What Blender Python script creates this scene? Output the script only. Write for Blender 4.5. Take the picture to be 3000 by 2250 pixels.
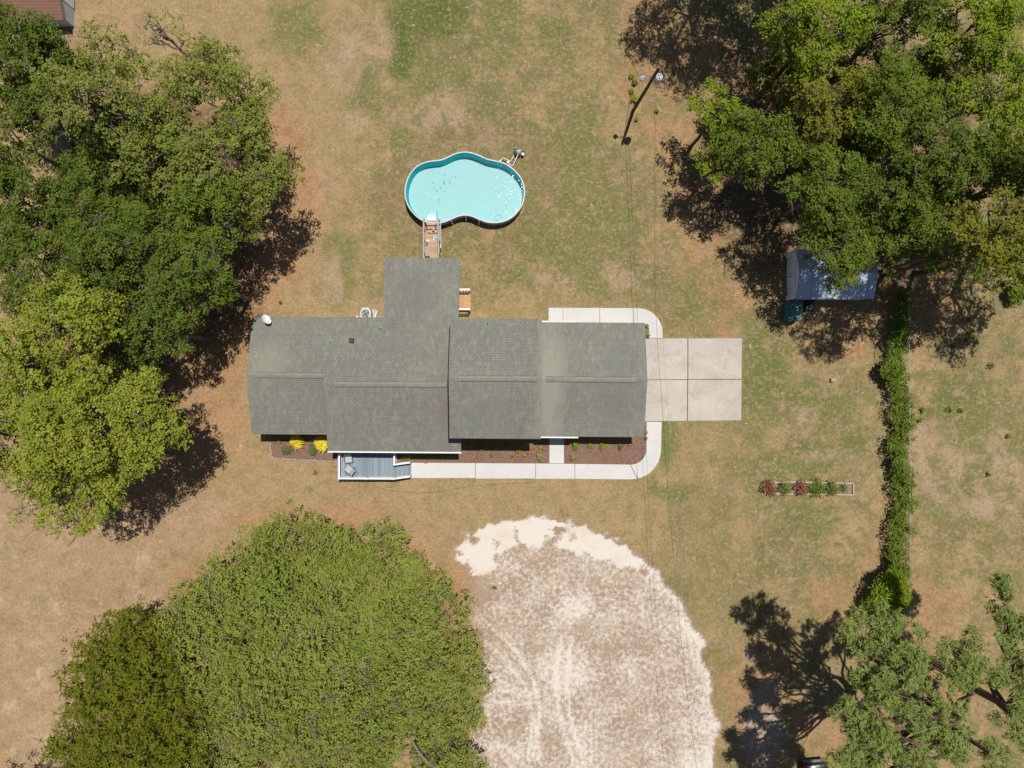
import bpy, math, random
import numpy as np
from mathutils import Vector, Matrix

S = bpy.context.scene
COL = S.collection
for o in list(bpy.data.objects):
    bpy.data.objects.remove(o)

# ------------------------------------------------------------------ camera
cam_d = bpy.data.cameras.new("camera"); cam = bpy.data.objects.new("camera", cam_d); COL.objects.link(cam)
cam.location = (0, 0, 50); cam.rotation_euler = (0, 0, 0)
cam_d.sensor_width = 36; cam_d.lens = 24; cam_d.clip_start = 0.5; cam_d.clip_end = 5000
S.camera = cam
# ------------------------------------------------------------------ sky, sun
SUN = Vector((0.14, 0.27, 1.0)).normalized()
w = bpy.data.worlds.new("World"); S.world = w; w.use_nodes = True
nt = w.node_tree; nt.nodes.clear()
sky = nt.nodes.new("ShaderNodeTexSky"); sky.sky_type = 'NISHITA'; sky.sun_disc = False
sky.sun_elevation = math.asin(SUN.z); sky.sun_rotation = math.atan2(SUN.x, SUN.y)
bg = nt.nodes.new("ShaderNodeBackground"); bg.inputs[1].default_value = 0.05
ow = nt.nodes.new("ShaderNodeOutputWorld")
nt.links.new(sky.outputs[0], bg.inputs[0]); nt.links.new(bg.outputs[0], ow.inputs[0])
sl = bpy.data.lights.new("sun", 'SUN'); sl.energy = 4.8; sl.angle = math.radians(0.5); sl.color = (1.0, 0.955, 0.88)
so = bpy.data.objects.new("sun", sl); COL.objects.link(so); so.location = (10, 20, 80)
so.rotation_euler = SUN.to_track_quat('Z', 'Y').to_euler()
S.view_settings.view_transform = 'Standard'; S.view_settings.look = 'None'
S.view_settings.exposure = 0.0; S.view_settings.gamma = 1.0; S.view_settings.use_curve_mapping = False
S.render.engine = 'CYCLES'
S.cycles.max_bounces = 6; S.cycles.transparent_max_bounces = 8

# ------------------------------------------------------------------ helpers
def U(px, z=0.0): return (px - 1500) * 0.025 * (1 - z / 50)
def V(py, z=0.0): return (1125 - py) * 0.025 * (1 - z / 50)
def P(px, py, z=0.0): return (U(px, z), V(py, z), z)

def tag(o, label=None, cat=None, group=None, kind=None):
    if label: o['label'] = label
    if cat: o['category'] = cat
    if group: o['group'] = group
    if kind: o['kind'] = kind
    return o

def thing(name, loc, label, cat, group=None, rotz=0.0):
    o = bpy.data.objects.new(name, None); COL.objects.link(o)
    o.location = loc; o.rotation_euler = (0, 0, rotz); o.empty_display_size = 0.3
    return tag(o, label, cat, group)

def link(name, me, mat, parent=None):
    if mat: me.materials.append(mat)
    o = bpy.data.objects.new(name, me); COL.objects.link(o)
    if parent: o.parent = parent
    return o

def copy_tree(o, parent=None):
    c = o.copy(); COL.objects.link(c)
    if parent: c.parent = parent
    for ch in list(o.children):
        copy_tree(ch, c)
    return c

class MB:
    """collects verts and faces; off = point that becomes the local origin"""
    def __init__(s, off=(0, 0, 0)):
        s.v = []; s.f = []; s.off = off; s.sm = []
    def add(s, vs, fs, smooth=False):
        b = len(s.v)
        s.v += [tuple(p) for p in vs]
        for f in fs:
            s.f.append([b + i for i in f]); s.sm.append(smooth)
    def box(s, x0, x1, y0, y1, z0, z1):
        s.add([(x0,y0,z0),(x1,y0,z0),(x1,y1,z0),(x0,y1,z0),(x0,y0,z1),(x1,y0,z1),(x1,y1,z1),(x0,y1,z1)],
              [(0,3,2,1),(4,5,6,7),(0,1,5,4),(1,2,6,5),(2,3,7,6),(3,0,4,7)])
    def rbox(s, c, sz, rz=0.0, tilt=None, bev=0.0):
        hx, hy, hz = sz[0]/2, sz[1]/2, sz[2]/2
        M = Matrix.Rotation(rz, 3, 'Z')
        if tilt is not None: M = M @ tilt
        if bev > 0:
            b = bev; pts = []
            ring = [(-hx+b,-hy),(hx-b,-hy),(hx,-hy+b),(hx,hy-b),(hx-b,hy),(-hx+b,hy),(-hx,hy-b),(-hx,-hy+b)]
            def sc(k): return [(x*(1-k/hx), y*(1-k/hy)) for x, y in ring]
            lv = [(sc(b),-hz),(ring,-hz+b),(ring,hz-b),(sc(b),hz)]
            for rg, z in lv: pts += [(x,y,z) for x,y in rg]
            fs = [tuple(range(7,-1,-1)), tuple(range(24,32))]
            for l in range(3):
                for i in range(8):
                    j = (i+1)%8; fs.append((l*8+i, l*8+j, l*8+8+j, l*8+8+i))
        else:
            pts = [(-hx,-hy,-hz),(hx,-hy,-hz),(hx,hy,-hz),(-hx,hy,-hz),(-hx,-hy,hz),(hx,-hy,hz),(hx,hy,hz),(-hx,hy,hz)]
            fs = [(0,3,2,1),(4,5,6,7),(0,1,5,4),(1,2,6,5),(2,3,7,6),(3,0,4,7)]
        C = Vector(c)
        s.add([C + M @ Vector(p) for p in pts], fs)
    def beam(s, a, b, w, h):
        """box beam from a to b, w wide, h tall"""
        a = Vector(a); b = Vector(b); d = (b-a).normalized()
        up = Vector((0,0,1)) if abs(d.z) < .95 else Vector((0,1,0))
        r = d.cross(up).normalized(); u = r.cross(d).normalized()
        vs = []
        for p in (a, b):
            for sx, sz in ((-1,-1),(1,-1),(1,1),(-1,1)):
                vs.append(p + r*sx*w/2 + u*sz*h/2)
        s.add(vs, [(3,2,1,0),(4,5,6,7),(0,1,5,4),(1,2,6,5),(2,3,7,6),(3,0,4,7)])
    def tube(s, pts, rad, n=8, cap=True):
        pts = [Vector(p) for p in pts]
        if not isinstance(rad, (list, tuple)): rad = [rad]*len(pts)
        rings = []
        for i, p in enumerate(pts):
            d = (pts[min(i+1,len(pts)-1)] - pts[max(i-1,0)]).normalized()
            up = Vector((0,0,1)) if abs(d.z) < .9 else Vector((1,0,0))
            r = d.cross(up).normalized(); u = r.cross(d).normalized()
            rings.append([p + (r*math.cos(2*math.pi*k/n) + u*math.sin(2*math.pi*k/n))*rad[i] for k in range(n)])
        vs = [q for r_ in rings for q in r_]; fs = []
        for i in range(len(pts)-1):
            for k in range(n):
                k2 = (k+1)%n; fs.append((i*n+k, i*n+k2, (i+1)*n+k2, (i+1)*n+k))
        s.add(vs, fs, True)
        if cap:
            s.add(rings[0], [tuple(range(n-1,-1,-1))]); s.add(rings[-1], [tuple(range(n))])
    def lathe(s, c, prof, n=16, M=None):
        C = Vector(c); vs = []; fs = []
        for r, z in prof:
            for k in range(n):
                p = Vector((r*math.cos(2*math.pi*k/n), r*math.sin(2*math.pi*k/n), z))
                if M is not None: p = M @ p
                vs.append(C + p)
        for i in range(len(prof)-1):
            for k in range(n):
                k2 = (k+1)%n; fs.append((i*n+k, i*n+k2, (i+1)*n+k2, (i+1)*n+k))
        s.add(vs, fs, True)
    def prism(s, poly, z0, z1):
        n = len(poly)
        a = sum(poly[i][0]*poly[(i+1)%n][1] - poly[(i+1)%n][0]*poly[i][1] for i in range(n))
        if a < 0: poly = poly[::-1]
        s.add([(x,y,z0) for x,y in poly] + [(x,y,z1) for x,y in poly],
              [tuple(range(n-1,-1,-1)), tuple(range(n,2*n))] + [(i,(i+1)%n,n+(i+1)%n,n+i) for i in range(n)])
    def build(s, name, mat, parent=None, **kw):
        me = bpy.data.meshes.new(name)
        ox, oy, oz = s.off
        me.from_pydata([(x-ox,y-oy,z-oz) for x,y,z in s.v], [], s.f)
        me.polygons.foreach_set('use_smooth', s.sm)
        me.update()
        o = link(name, me, mat, parent)
        return tag(o, **kw) if kw else o

# ---------- node helpers
def newmat(name):
    m = bpy.data.materials.new(name); m.use_nodes = True
    nt = m.node_tree; nt.nodes.clear()
    return m, nt, nt.nodes, nt.links
def N(nt, typ, **kw):
    n = nt.nodes.new(typ)
    for k, v in kw.items():
        if k.startswith('i_'):
            key = k[2:]; key = int(key) if key.isdigit() else key.replace('_', ' ')
            n.inputs[key].default_value = v
        else: setattr(n, k, v)
    return n
def rgba(c): return (c[0], c[1], c[2], 1.0)
def mixc(nt, fac, a, b, blend='MIX'):
    n = nt.nodes.new("ShaderNodeMix"); n.data_type = 'RGBA'; n.blend_type = blend
    for sock, val in ((n.inputs[0], fac), (n.inputs[6], a), (n.inputs[7], b)):
        if hasattr(val, 'is_linked') or hasattr(val, 'links'): nt.links.new(val, sock)
        elif isinstance(val, (int, float)): sock.default_value = val
        else: sock.default_value = rgba(val)
    return n.outputs[2]
def math_(nt, op, a, b=None, clamp=False):
    n = nt.nodes.new("ShaderNodeMath"); n.operation = op; n.use_clamp = clamp
    for i, v in enumerate((a, b)):
        if v is None: continue
        if isinstance(v, (int, float)): n.inputs[i].default_value = v
        else: nt.links.new(v, n.inputs[i])
    return n.outputs[0]
def noise(nt, vec, scale, detail=3, rough=0.6, dist=0.0):
    n = nt.nodes.new("ShaderNodeTexNoise"); n.inputs['Scale'].default_value = scale
    n.inputs['Detail'].default_value = detail; n.inputs['Roughness'].default_value = rough
    n.inputs['Distortion'].default_value = dist
    if vec: nt.links.new(vec, n.inputs['Vector'])
    return n.outputs['Fac']
def ramp(nt, fac, lo, hi, a=0.0, b=1.0, interp='LINEAR'):
    n = nt.nodes.new("ShaderNodeMapRange"); n.inputs[1].default_value = lo; n.inputs[2].default_value = hi
    n.inputs[3].default_value = a; n.inputs[4].default_value = b; n.interpolation_type = interp
    nt.links.new(fac, n.inputs[0]); return n.outputs[0]
def objvec(nt, scale=None):
    t = nt.nodes.new("ShaderNodeTexCoord"); o = t.outputs['Object']
    if scale:
        mp = nt.nodes.new("ShaderNodeMapping"); mp.inputs['Scale'].default_value = scale
        nt.links.new(o, mp.inputs['Vector']); o = mp.outputs[0]
    return o
def finish(nt, color, rough=0.8, bump=None, bstr=0.3, bdist=0.02, spec=0.3, metal=0.0):
    p = nt.nodes.new("ShaderNodeBsdfPrincipled"); out = nt.nodes.new("ShaderNodeOutputMaterial")
    if hasattr(color, 'links'): nt.links.new(color, p.inputs['Base Color'])
    else: p.inputs['Base Color'].default_value = rgba(color)
    if hasattr(rough, 'links'): nt.links.new(rough, p.inputs['Roughness'])
    else: p.inputs['Roughness'].default_value = rough
    p.inputs['Specular IOR Level'].default_value = spec; p.inputs['Metallic'].default_value = metal
    if bump is not None:
        b = nt.nodes.new("ShaderNodeBump"); b.inputs['Strength'].default_value = bstr; b.inputs['Distance'].default_value = bdist
        nt.links.new(bump, b.inputs['Height']); nt.links.new(b.outputs[0], p.inputs['Normal'])
    nt.links.new(p.outputs[0], out.inputs[0]); return p

def simple(name, c, rough=0.7, var=0.15, scale=3.0, spec=0.3, metal=0.0, bump=0.0, stretch=None, grime=None):
    m, nt, _, _ = newmat(name); v = objvec(nt, stretch)
    n1 = noise(nt, v, scale, 4); n2 = noise(nt, v, scale*9, 2)
    f = math_(nt, 'ADD', math_(nt, 'MULTIPLY', n1, .65), math_(nt, 'MULTIPLY', n2, .35))
    k = ramp(nt, f, .3, .7, 1-var, 1+var)
    rgb = nt.nodes.new("ShaderNodeRGB"); rgb.outputs[0].default_value = rgba(c)
    vm = nt.nodes.new("ShaderNodeVectorMath"); vm.operation = 'SCALE'
    nt.links.new(rgb.outputs[0], vm.inputs[0]); nt.links.new(k, vm.inputs['Scale'])
    col = vm.outputs[0]
    if grime: col = mixc(nt, ramp(nt, noise(nt, v, scale*.6, 5), .5, .75, 0, .6), col, grime)
    finish(nt, col, rough, n2 if bump else None, bump, .02, spec, metal)
    return m

# ------------------------------------------------------------------ numpy noise
RS = np.random.RandomState(7)
def vnoise(x, y, sc, seed):
    r = np.random.RandomState(seed); G = r.rand(256, 256)
    u = x/sc + 1000.3; v = y/sc + 1000.7
    i = np.floor(u).astype(int); j = np.floor(v).astype(int); fu = u-i; fv = v-j
    fu = fu*fu*(3-2*fu); fv = fv*fv*(3-2*fv)
    i0 = i % 256; j0 = j % 256; i1 = (i+1) % 256; j1 = (j+1) % 256
    return (G[i0,j0]*(1-fu)+G[i1,j0]*fu)*(1-fv) + (G[i0,j1]*(1-fu)+G[i1,j1]*fu)*fv
def fbm(x, y, sc, seed, o=4, g=.5):
    t = 0; a = 1; s = 0
    for k in range(o):
        t = t + a*vnoise(x, y, sc/2**k, seed+k*17); s += a; a *= g
    return t/s
def sstep(a, b, x):
    t = np.clip((x-a)/(b-a), 0, 1); return t*t*(3-2*t)

# ------------------------------------------------------------------ tree table (photo px, height of widest part)
# name, label, px, py, r_px, zc, rz, kind, group
LG = 'trees of the wood west of the house'
RG = 'trees of the grove around the shed'
TREES = [
 # left wood
 ('tree','dark green tree in the top left corner below the brown roofed building', 70,170,165,8.5,3.5,'dark',LG),
 ('tree','dark green tree at the left edge below the corner tree', 30,400,140,8.5,3.2,'dark',LG),
 ('tree','mid green tree between the brown roofed building and the bare grey limbs', 215,240,95,7,2.8,'dark',LG),
 ('tree','light green thin tree with bare grey limbs showing near the top left', 330,300,190,8.5,3.4,'lightgap',LG),
 ('tree','light green rounded tree forming the upper right rim of the wood west of the house', 645,290,160,7.5,3,'light',LG),
 ('tree','light green tree bordering the lawn left of the pool', 700,480,165,7.5,3.2,'light',LG),
 ('tree','light green tree between the bare grey limbs and the pool side trees', 480,470,140,7,3,'light',LG),
 ('tree','dark tree at the left edge halfway down the upper wood', 50,600,150,8.5,3.3,'dark',LG),
 ('tree','dark green tree right below the bare grey limbs', 260,600,140,7.5,3.0,'dark',LG),
 ('tree','mid green tree whose shadow falls on the lawn left of the wing', 640,640,130,7,2.6,'mid',LG),
 ('tree','dark green tree in the thick of the wood above the bright oak', 400,730,160,8,3.3,'dark',LG),
 ('tree','dark green tree left of the deep shade, beside the satellite dish corner', 583,830,128,7.5,3,'dark',LG),
 ('tree','dark tree at the left edge just above the bright yellow green trees', 110,790,150,8,3.2,'dark',LG),
 ('tree','dark green tree reaching lowest towards the west gable of the house', 470,960,115,6.5,2.6,'dark',LG),
 ('tree','bright yellow green oak with forked pale limbs at its top, above the big bright oak', 240,940,150,8.5,3.3,'bright',LG),
 ('tree','bright yellow green tree cut by the left edge', 50,1060,150,8.5,3.4,'bright',LG),
 ('tree','big bright yellow green oak casting its shadow towards the west gable', 330,1240,205,8.5,3.8,'bright',LG),
 ('tree','bright yellow green tree at the left edge beside the big bright oak', 90,1290,160,8,3.4,'bright',LG),
 ('tree','bright yellow green tree lowest in the wood above the bare sandy field', 235,1440,130,7,2.8,'bright',LG),
 ('tree','small light green tree with thin leaves at the lower end of the bright trees', 110,1475,75,5,1.6,'sparse',LG),
 ('sapling','thin leafy sapling standing alone on the lawn by the top edge', 485,110,80,4.5,1.8,'sparse',None),
 # right grove
 ('tree','bright green tree at the top of the grove right of the leafy shadows', 2370,110,150,9,3.2,'bright2',RG),
 ('tree','bright green tree touching the top edge in the middle of the grove', 2590,60,140,9,3.3,'mid2',RG),
 ('tree','bright green tree at the top right near the bare strip of ground', 2830,80,150,9.5,3.4,'bright2',RG),
 ('tree','bright yellow green tree at the upper right edge', 2900,290,140,9,3.2,'bright2',RG),
 ('tree','low leafy tree at the left tip of the grove', 2085,345,85,5,1.8,'bright2',RG),
 ('tree','small leafy tree at the lower left rim of the grove', 2075,490,62,5,1.5,'bright2',RG),
 ('tree','mid green tree behind the left tip of the grove', 2210,440,120,6.5,2.5,'mid2',RG),
 ('tree','olive green tree in the middle of the grove', 2390,330,130,7.5,3,'olive',RG),
 ('tree','mid green tree with pale twigs in the middle of the grove', 2590,330,145,8,3.2,'mid2',RG),
 ('tree','dark green tree in the right middle of the grove', 2730,470,140,8,3.2,'dark',RG),
 ('tree','green tree left of the shed spreading over its white door wall', 2400,560,130,7.5,2.9,'mid2',RG),
 ('tree','green tree overhanging the blue metal roof of the shed', 2440,720,125,6.5,2.2,'mid2',RG),
 ('tree','green tree hanging over the north slope of the shed roof towards the hedge', 2600,690,110,5.8,2.2,'mid2',RG),
 ('tree','dark tree between the shed and the right edge', 2600,560,115,8,3,'dark',RG),
 ('tree','light olive tree above the right end of the fence shade', 2890,690,130,14.5,3,'olive',RG),
 ('tree','green tree at the right edge in the middle of the grove', 2960,520,130,7,3,'mid2',RG),
 ('tree','green tree at the right edge lowest in the grove', 2945,750,145,9,2.4,'mid2',RG),
 ('tree','mid green tree above the fence shade, left of the light olive one', 2815,725,112,10,2.4,'mid2',RG),
 ('tree','low dark tree in the deep shade between the top left grove trees',2290,250,110,4.2,2,'dark',RG),
 ('tree','low dark tree in the deep shade under the top middle of the grove',2480,215,110,4.2,2,'dark',RG),
 ('tree','low dark tree in the grove shade left of the bare top right patch',2700,250,120,4.2,2,'dark',RG),
 ('tree','low dark tree in the deep shade in the heart of the grove',2490,440,120,4.2,2,'dark',RG),
 ('tree','low dark tree in the shade left of the heart of the grove',2320,500,100,4,1.8,'dark',RG),
 ('tree','low dark tree in the grove shade above the fence',2690,580,120,4.2,2,'dark',RG),
 ('tree','low dark tree in the grove shade by the right edge',2860,500,130,4.5,2,'dark',RG),
 ('tree','mid green tree between the shed corner and the fence shade',2690,710,100,6.5,2.2,'mid2',RG),
 ('tree','low dark tree in a gap of the wood below the pale walled building',150,320,120,4,1.8,'dark',LG),
 ('tree','low dark tree under the bare grey limbs of the upper wood',400,400,130,3.5,1.6,'dark',LG),
 ('tree','low dark tree in a gap at the centre of the wood',330,520,130,3.8,1.8,'dark',LG),
 ('tree','low dark tree in the wood between the dark trees and the light lawn side trees',540,560,120,3.5,1.6,'dark',LG),
 ('tree','low dark tree in a gap between the dark and the bright yellow green trees',300,870,130,4,1.8,'dark',LG),
 ('tree','low dark tree in the shade right of the forked pale limbs',400,1060,100,3.5,1.6,'dark',LG),
 ('tree','low dark tree in the shade at the left edge among the bright trees',120,1160,120,4,1.8,'mid',LG),
]
# casters just outside the frame that throw the shadows seen at the top and in the lower left corner
def tpos(px, py, z): return U(px, z), V(py, z)

# ------------------------------------------------------------------ ground
def polydist(x, y, poly):
    """signed distance, positive inside"""
    d = np.full(x.shape, 1e9); ins = np.zeros(x.shape, bool); n = len(poly)
    for i in range(n):
        ax, ay = poly[i]; bx, by = poly[(i+1) % n]
        vx, vy = bx-ax, by-ay; t = np.clip(((x-ax)*vx+(y-ay)*vy)/(vx*vx+vy*vy+1e-12), 0, 1)
        d = np.minimum(d, np.hypot(x-ax-t*vx, y-ay-t*vy))
        c = ((ay > y) != (by > y)) & (x < (bx-ax)*(y-ay)/(by-ay+1e-12)+ax); ins ^= c
    return np.where(ins, d, -d)

OV = 1.3562  # overview px -> photo px
def ovpts(l): return [(U(a*OV), V(b*OV)) for a, b in l]
SAND = ovpts([(972,1185),(1000,1158),(1060,1133),(1110,1120),(1180,1112),(1250,1128),(1310,1152),(1370,1192),(1420,1235),
              (1470,1290),(1510,1370),(1538,1470),(1550,1560),(1545,1700),(1000,1700),(1000,1600),(1035,1500),(1040,1420),(1010,1330),(985,1250)])
SANDTOP = ovpts([(972,1185),(1000,1158),(1060,1133),(1110,1120),(1180,1112),(1250,1128),(1310,1152),(1370,1192),(1415,1230),(1400,1245),
                 (1340,1222),(1280,1195),(1200,1180),(1120,1178),(1070,1195),(1060,1235),(1030,1240),(1000,1222)])

def make_ground():
    st = 0.2
    fx = np.arange(-41, 41.01, st); fy = np.arange(-31.5, 31.51, st)
    outr = np.array([.5, 1.5, 4, 9, 20, 45, 100, 250, 600, 1500])
    xs = np.concatenate([-41-outr[::-1], fx, 41+outr]); ys = np.concatenate([-31.5-outr[::-1], fy, 31.5+outr])
    X, Y = np.meshgrid(xs, ys); nx, ny = len(xs), len(ys)
    x = X.ravel(); y = Y.ravel()
    def lay(col, m, c): return col*(1-m[:, None]) + np.array(c)[None, :]*m[:, None]
    def blob(px, py, rx, ry=None, s=.55, nz=.55, seed=1):
        ry = ry or rx; a = (x-U(px*OV))/(rx*OV*.025); b = (y-V(py*OV))/(ry*OV*.025)
        d = np.hypot(a, b) + (fbm(x, y, 1.6, seed, 4)-.5)*2*nz
        return 1-sstep(1-s, 1+s, d)
    n_big = fbm(x, y, 9, 11, 4); n_mid = fbm(x, y, 2.2, 23, 5, .6); n_sm = fbm(x, y, .7, 31, 3, .7)
    tan = np.array((.318, .224, .112)); col = np.tile(tan, (len(x), 1))
    col = lay(col, sstep(.4, .65, n_big)*.5, (.30, .19, .10))
    # olive dry grass, stronger over the back lawn and the right hand lawn
    back = sstep(-14, -6, x)*sstep(4, 8, y)*.9 + sstep(6, 12, x)*.8
    g = np.clip(back, 0, 1)*sstep(.36, .62, n_mid*.6+n_big*.4)
    col = lay(col, g*.9, (.165, .145, .058))
    col = lay(col, np.clip(back,0,1)*sstep(.52, .68, fbm(x,y,1.5,77,5,.65))*.6, (.115, .118, .036))
    # mowing stripes running up and down the right hand lawn
    stripe = .5+.5*np.sin((x+.25*fbm(x,y,5,5,2))*2*np.pi/1.9)
    m = sstep(9, 13, x)*(1-sstep(17, 19.5, x))*(1-sstep(32, 42, np.abs(y)))
    col = lay(col, m*stripe*.35, (.20, .175, .07))
    # greener patches
    G1 = (.075, .105, .02); G2 = (.125, .14, .038)
    for a in [(905,35,80,60),(870,120,28,55),(960,30,45,35)]: col = lay(col, blob(*a, s=.4, nz=.6, seed=3)*.95, G1)
    for a in [(1070,225,16,14),(1000,640,10,8),(725,620,30,40),(640,50,70,60),(1080,60,60,80),(1290,470,90,60),(1200,540,60,40),(1150,480,40,50),
              (1240,330,50,90),(940,190,60,60),(1000,510,40,25),(1500,640,50,50),(1300,610,90,30),(790,210,40,50),(1130,600,40,30),(740,540,30,60),
              (880,310,40,25),(1200,80,60,60)]:
        col = lay(col, blob(*a, s=.5, nz=.9, seed=5)*.85, G2)
    for a in [(1650,800,55,110),(1760,870,90,45),(1660,700,45,50),(1640,1240,9,60),(1800,960,70,35),(2080,830,60,40),(2120,960,90,120),
              (2030,920,50,60),(1700,1020,60,50),(1450,1060,70,20),(1440,950,25,90),(1750,1130,60,40),(2050,1080,50,60)]:
        col = lay(col, blob(*a, s=.5, nz=.9, seed=9)*.85, (.115, .135, .036))
    col = lay(col, blob(1665,800,30,80,s=.6,nz=.8,seed=13)*.6, (.085, .125, .022))
    # pinkish bare soil
    for a in [(780,255,30,22),(700,390,22,30),(745,120,45,60),(1740,900,22,40),(1765,985,50,14),(1690,880,12,10),(820,100,16,60),(720,620,18,60),
              (1925,870,18,20),(1960,840,22,30),(2020,1010,60,90),(2150,1040,50,80),(1200,610,50,18),(1350,600,40,25),(160,1200,70,40),(400,1130,110,50),(60,1350,50,170),
              (280,1230,60,50),(130,1500,70,120),(960,260,50,60),(1050,300,40,30)]:
        col = lay(col, blob(*a, s=.4, nz=1.0, seed=15)*.75, (.37, .255, .17))
    # bare field lower left: pinkish straw with pale mottling
    m = (1-sstep(-26, -20, x))*(1-sstep(-6, -4, y+0*x))
    col = lay(col, m*.7, (.345, .225, .135))
    col = lay(col, m*sstep(.55, .72, fbm(x,y,1.5,91,5,.7))*.75, (.45, .345, .225))
    # halo of worn soil round the pool
    d = np.hypot((x-U(1362))/5.6, (y-V(550))/4.0)
    col = lay(col, np.exp(-((d-1.0)/.22)**2)*sstep(.3,.6,n_mid)*.55, (.19, .125, .065))
    # leaf litter, orange brown
    L = (.335, .188, .094); lit = np.zeros(len(x))
    for t in TREES:
        a, b = tpos(t[2], t[3], t[5]); r = t[4]*.025*.85
        lit = np.maximum(lit, 1-sstep(r*.7, r*1.15+.4, np.hypot(x-a, y-b)))
    for px, py, rx, ry in [(470,850,75,150),(420,820,70,100),(550,700,60,80),(590,560,60,60),(560,640,40,50),(430,1010,45,60),
                 (880,1240,75,80),(1000,1290,40,80),(960,1380,90,120),(600,1120,120,35),(760,1110,80,30),(420,1280,60,60),(1420,270,50,60),(1370,120,40,150),(1480,120,130,140),(1440,330,40,60),
                 (1560,500,110,120),(1600,640,60,60),(1650,560,80,80),(1800,720,120,60),(1870,1280,60,45),(1800,1300,80,60),(1640,1500,80,120),(1780,1600,150,90),(2030,1320,70,60),
                 (1990,1280,60,40),(1900,1180,25,80),(1560,720,20,50),(2000,640,100,110),(1920,650,70,50),(1400,40,60,60),(2000,1450,150,140),(700,1400,250,250)]:
        lit = np.maximum(lit, blob(px, py, rx, ry, s=.75, nz=.5, seed=19))
    lit *= sstep(.2, .62, fbm(x,y,2.5,47,5)*.5+lit*.5)
    col = lay(col, lit*.85, L)
    col = lay(col, lit*sstep(.55,.75,fbm(x,y,.9,53,4,.7))*.35, (.19, .10, .05))
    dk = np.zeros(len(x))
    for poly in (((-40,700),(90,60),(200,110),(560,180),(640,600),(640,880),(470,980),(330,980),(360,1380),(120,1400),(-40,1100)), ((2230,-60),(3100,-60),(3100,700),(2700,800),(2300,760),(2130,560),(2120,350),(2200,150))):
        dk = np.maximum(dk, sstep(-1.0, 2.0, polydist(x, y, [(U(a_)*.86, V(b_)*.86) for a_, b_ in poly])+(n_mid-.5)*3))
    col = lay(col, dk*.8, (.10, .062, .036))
    # fine variation
    col *= (1+(n_sm[:, None]-.5)*.30)*(1+(n_big[:, None]-.5)*.18)
    # sand
    sd = polydist(x, y, SAND) + (fbm(x,y,1.2,61,4)-.5)*1.3
    top = polydist(x, y, SANDTOP) + (fbm(x,y,.9,67,4)-.5)*.8
    inside = sstep(-.15, .3, sd)
    left = sstep(U(960*OV), U(1100*OV), x)            # fades away to the left
    band = np.exp(-np.clip(sd-.3,0,99)/.7)*sstep(U(1350*OV), U(1440*OV), x)
    s = inside*(.10+.20*left) + .60*sstep(-.15,.35,top+(fbm(x,y,.5,97,3)-.5)*1.1) + inside*band*.2
    holes = sstep(.60,.70,fbm(x,y,.9,131,3))*.55 + .5*(blob(1195,1145,24,7,s=.3,nz=.4,seed=43)+blob(1030,1168,11,8,s=.3,nz=.4,seed=44)+blob(1150,1210,30,12,s=.5,nz=.6,seed=45))
    s -= holes*sstep(-.1,.4,top)
    s -= inside*.13*(1-left)
    tr = np.zeros(len(x))                              # wheel tracks
    for cx, cy, r, a0, a1 in [(1250,2110,330,-20,80),(1270,2130,290,-20,75),(1480,2230,210,60,150),(1480,2240,180,50,150),(1700,2080,300,150,260),(1660,2080,230,160,270),
                              (1160,2290,260,10,80),(1130,2300,330,0,75),(1350,2190,230,-10,110),(2150,2000,520,165,230),(2200,2000,540,165,230),(1420,2290,120,30,150)]:
        X0, Y0 = U(cx), V(cy); R = r*.025; ang = np.degrees(np.arctan2(y-Y0, x-X0)) % 360
        ok = ((ang-a0) % 360) < ((a1-a0) % 360)
        tr = np.maximum(tr, ok*np.exp(-((np.hypot(x-X0,y-Y0)-R-(n_mid-.5)*.5)/.13)**2))
    s += tr*.19*inside
    fan = np.exp(-((x-U(1710)-(y-V(2250))*.12)/1.1)**2)*(1-sstep(V(2250), V(1980), y))
    s += fan*.2*inside*(.6+.4*np.sin(x*14+n_mid*4))
    for px, py, r in [(1520,1280+80,40),(1210,1450,45),(1240,1300,40),(1510,1640,30)]: s += blob(px, py, r, r, s=.6, nz=.6, seed=37)*.16*inside
    s = s + (1-inside)*-.15
    # pale patch on the drive by the pickup
    for px, py, rx, ry in [(1650,1570,36,70),(1620,1415,14,16)]: s = np.maximum(s, blob(px, py, rx, ry, s=.8, nz=.8, seed=41)*.2)
    s = np.maximum(s, -.2)
    mott = np.clip(.35+.65*np.clip(sstep(-14,-7,x)*sstep(4,8,y)+sstep(15,18,x), 0, 1)-lit*.35, 0, 1)*(1-.95*np.clip(blob(905,35,80,60,s=.4,nz=.5,seed=3)+blob(870,120,28,55,s=.4,nz=.5,seed=3),0,1))
    me = bpy.data.meshes.new('ground')
    n = nx*ny; co = np.zeros((n, 3), np.float32); co[:,0] = x; co[:,1] = y
    co[:,2] = -.02*0
    me.vertices.add(n); me.vertices.foreach_set('co', co.ravel())
    idx = np.arange(n).reshape(ny, nx)
    q = np.stack([idx[:-1,:-1], idx[:-1,1:], idx[1:,1:], idx[1:,:-1]], -1).reshape(-1, 4)
    me.loops.add(q.size); me.loops.foreach_set('vertex_index', q.ravel().astype(np.int32))
    me.polygons.add(len(q)); me.polygons.foreach_set('loop_start', np.arange(0, q.size, 4, dtype=np.int32))
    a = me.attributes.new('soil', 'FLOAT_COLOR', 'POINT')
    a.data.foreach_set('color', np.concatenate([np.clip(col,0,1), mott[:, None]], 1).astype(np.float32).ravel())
    a = me.attributes.new('sand', 'FLOAT', 'POINT'); a.data.foreach_set('value', s.astype(np.float32))
    me.update(calc_edges=True); me.validate()
    m, nt, nd, lk = newmat('dry_lawn')
    at = N(nt, 'ShaderNodeAttribute', attribute_name='soil'); sa = N(nt, 'ShaderNodeAttribute', attribute_name='sand')
    v = objvec(nt)
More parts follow.
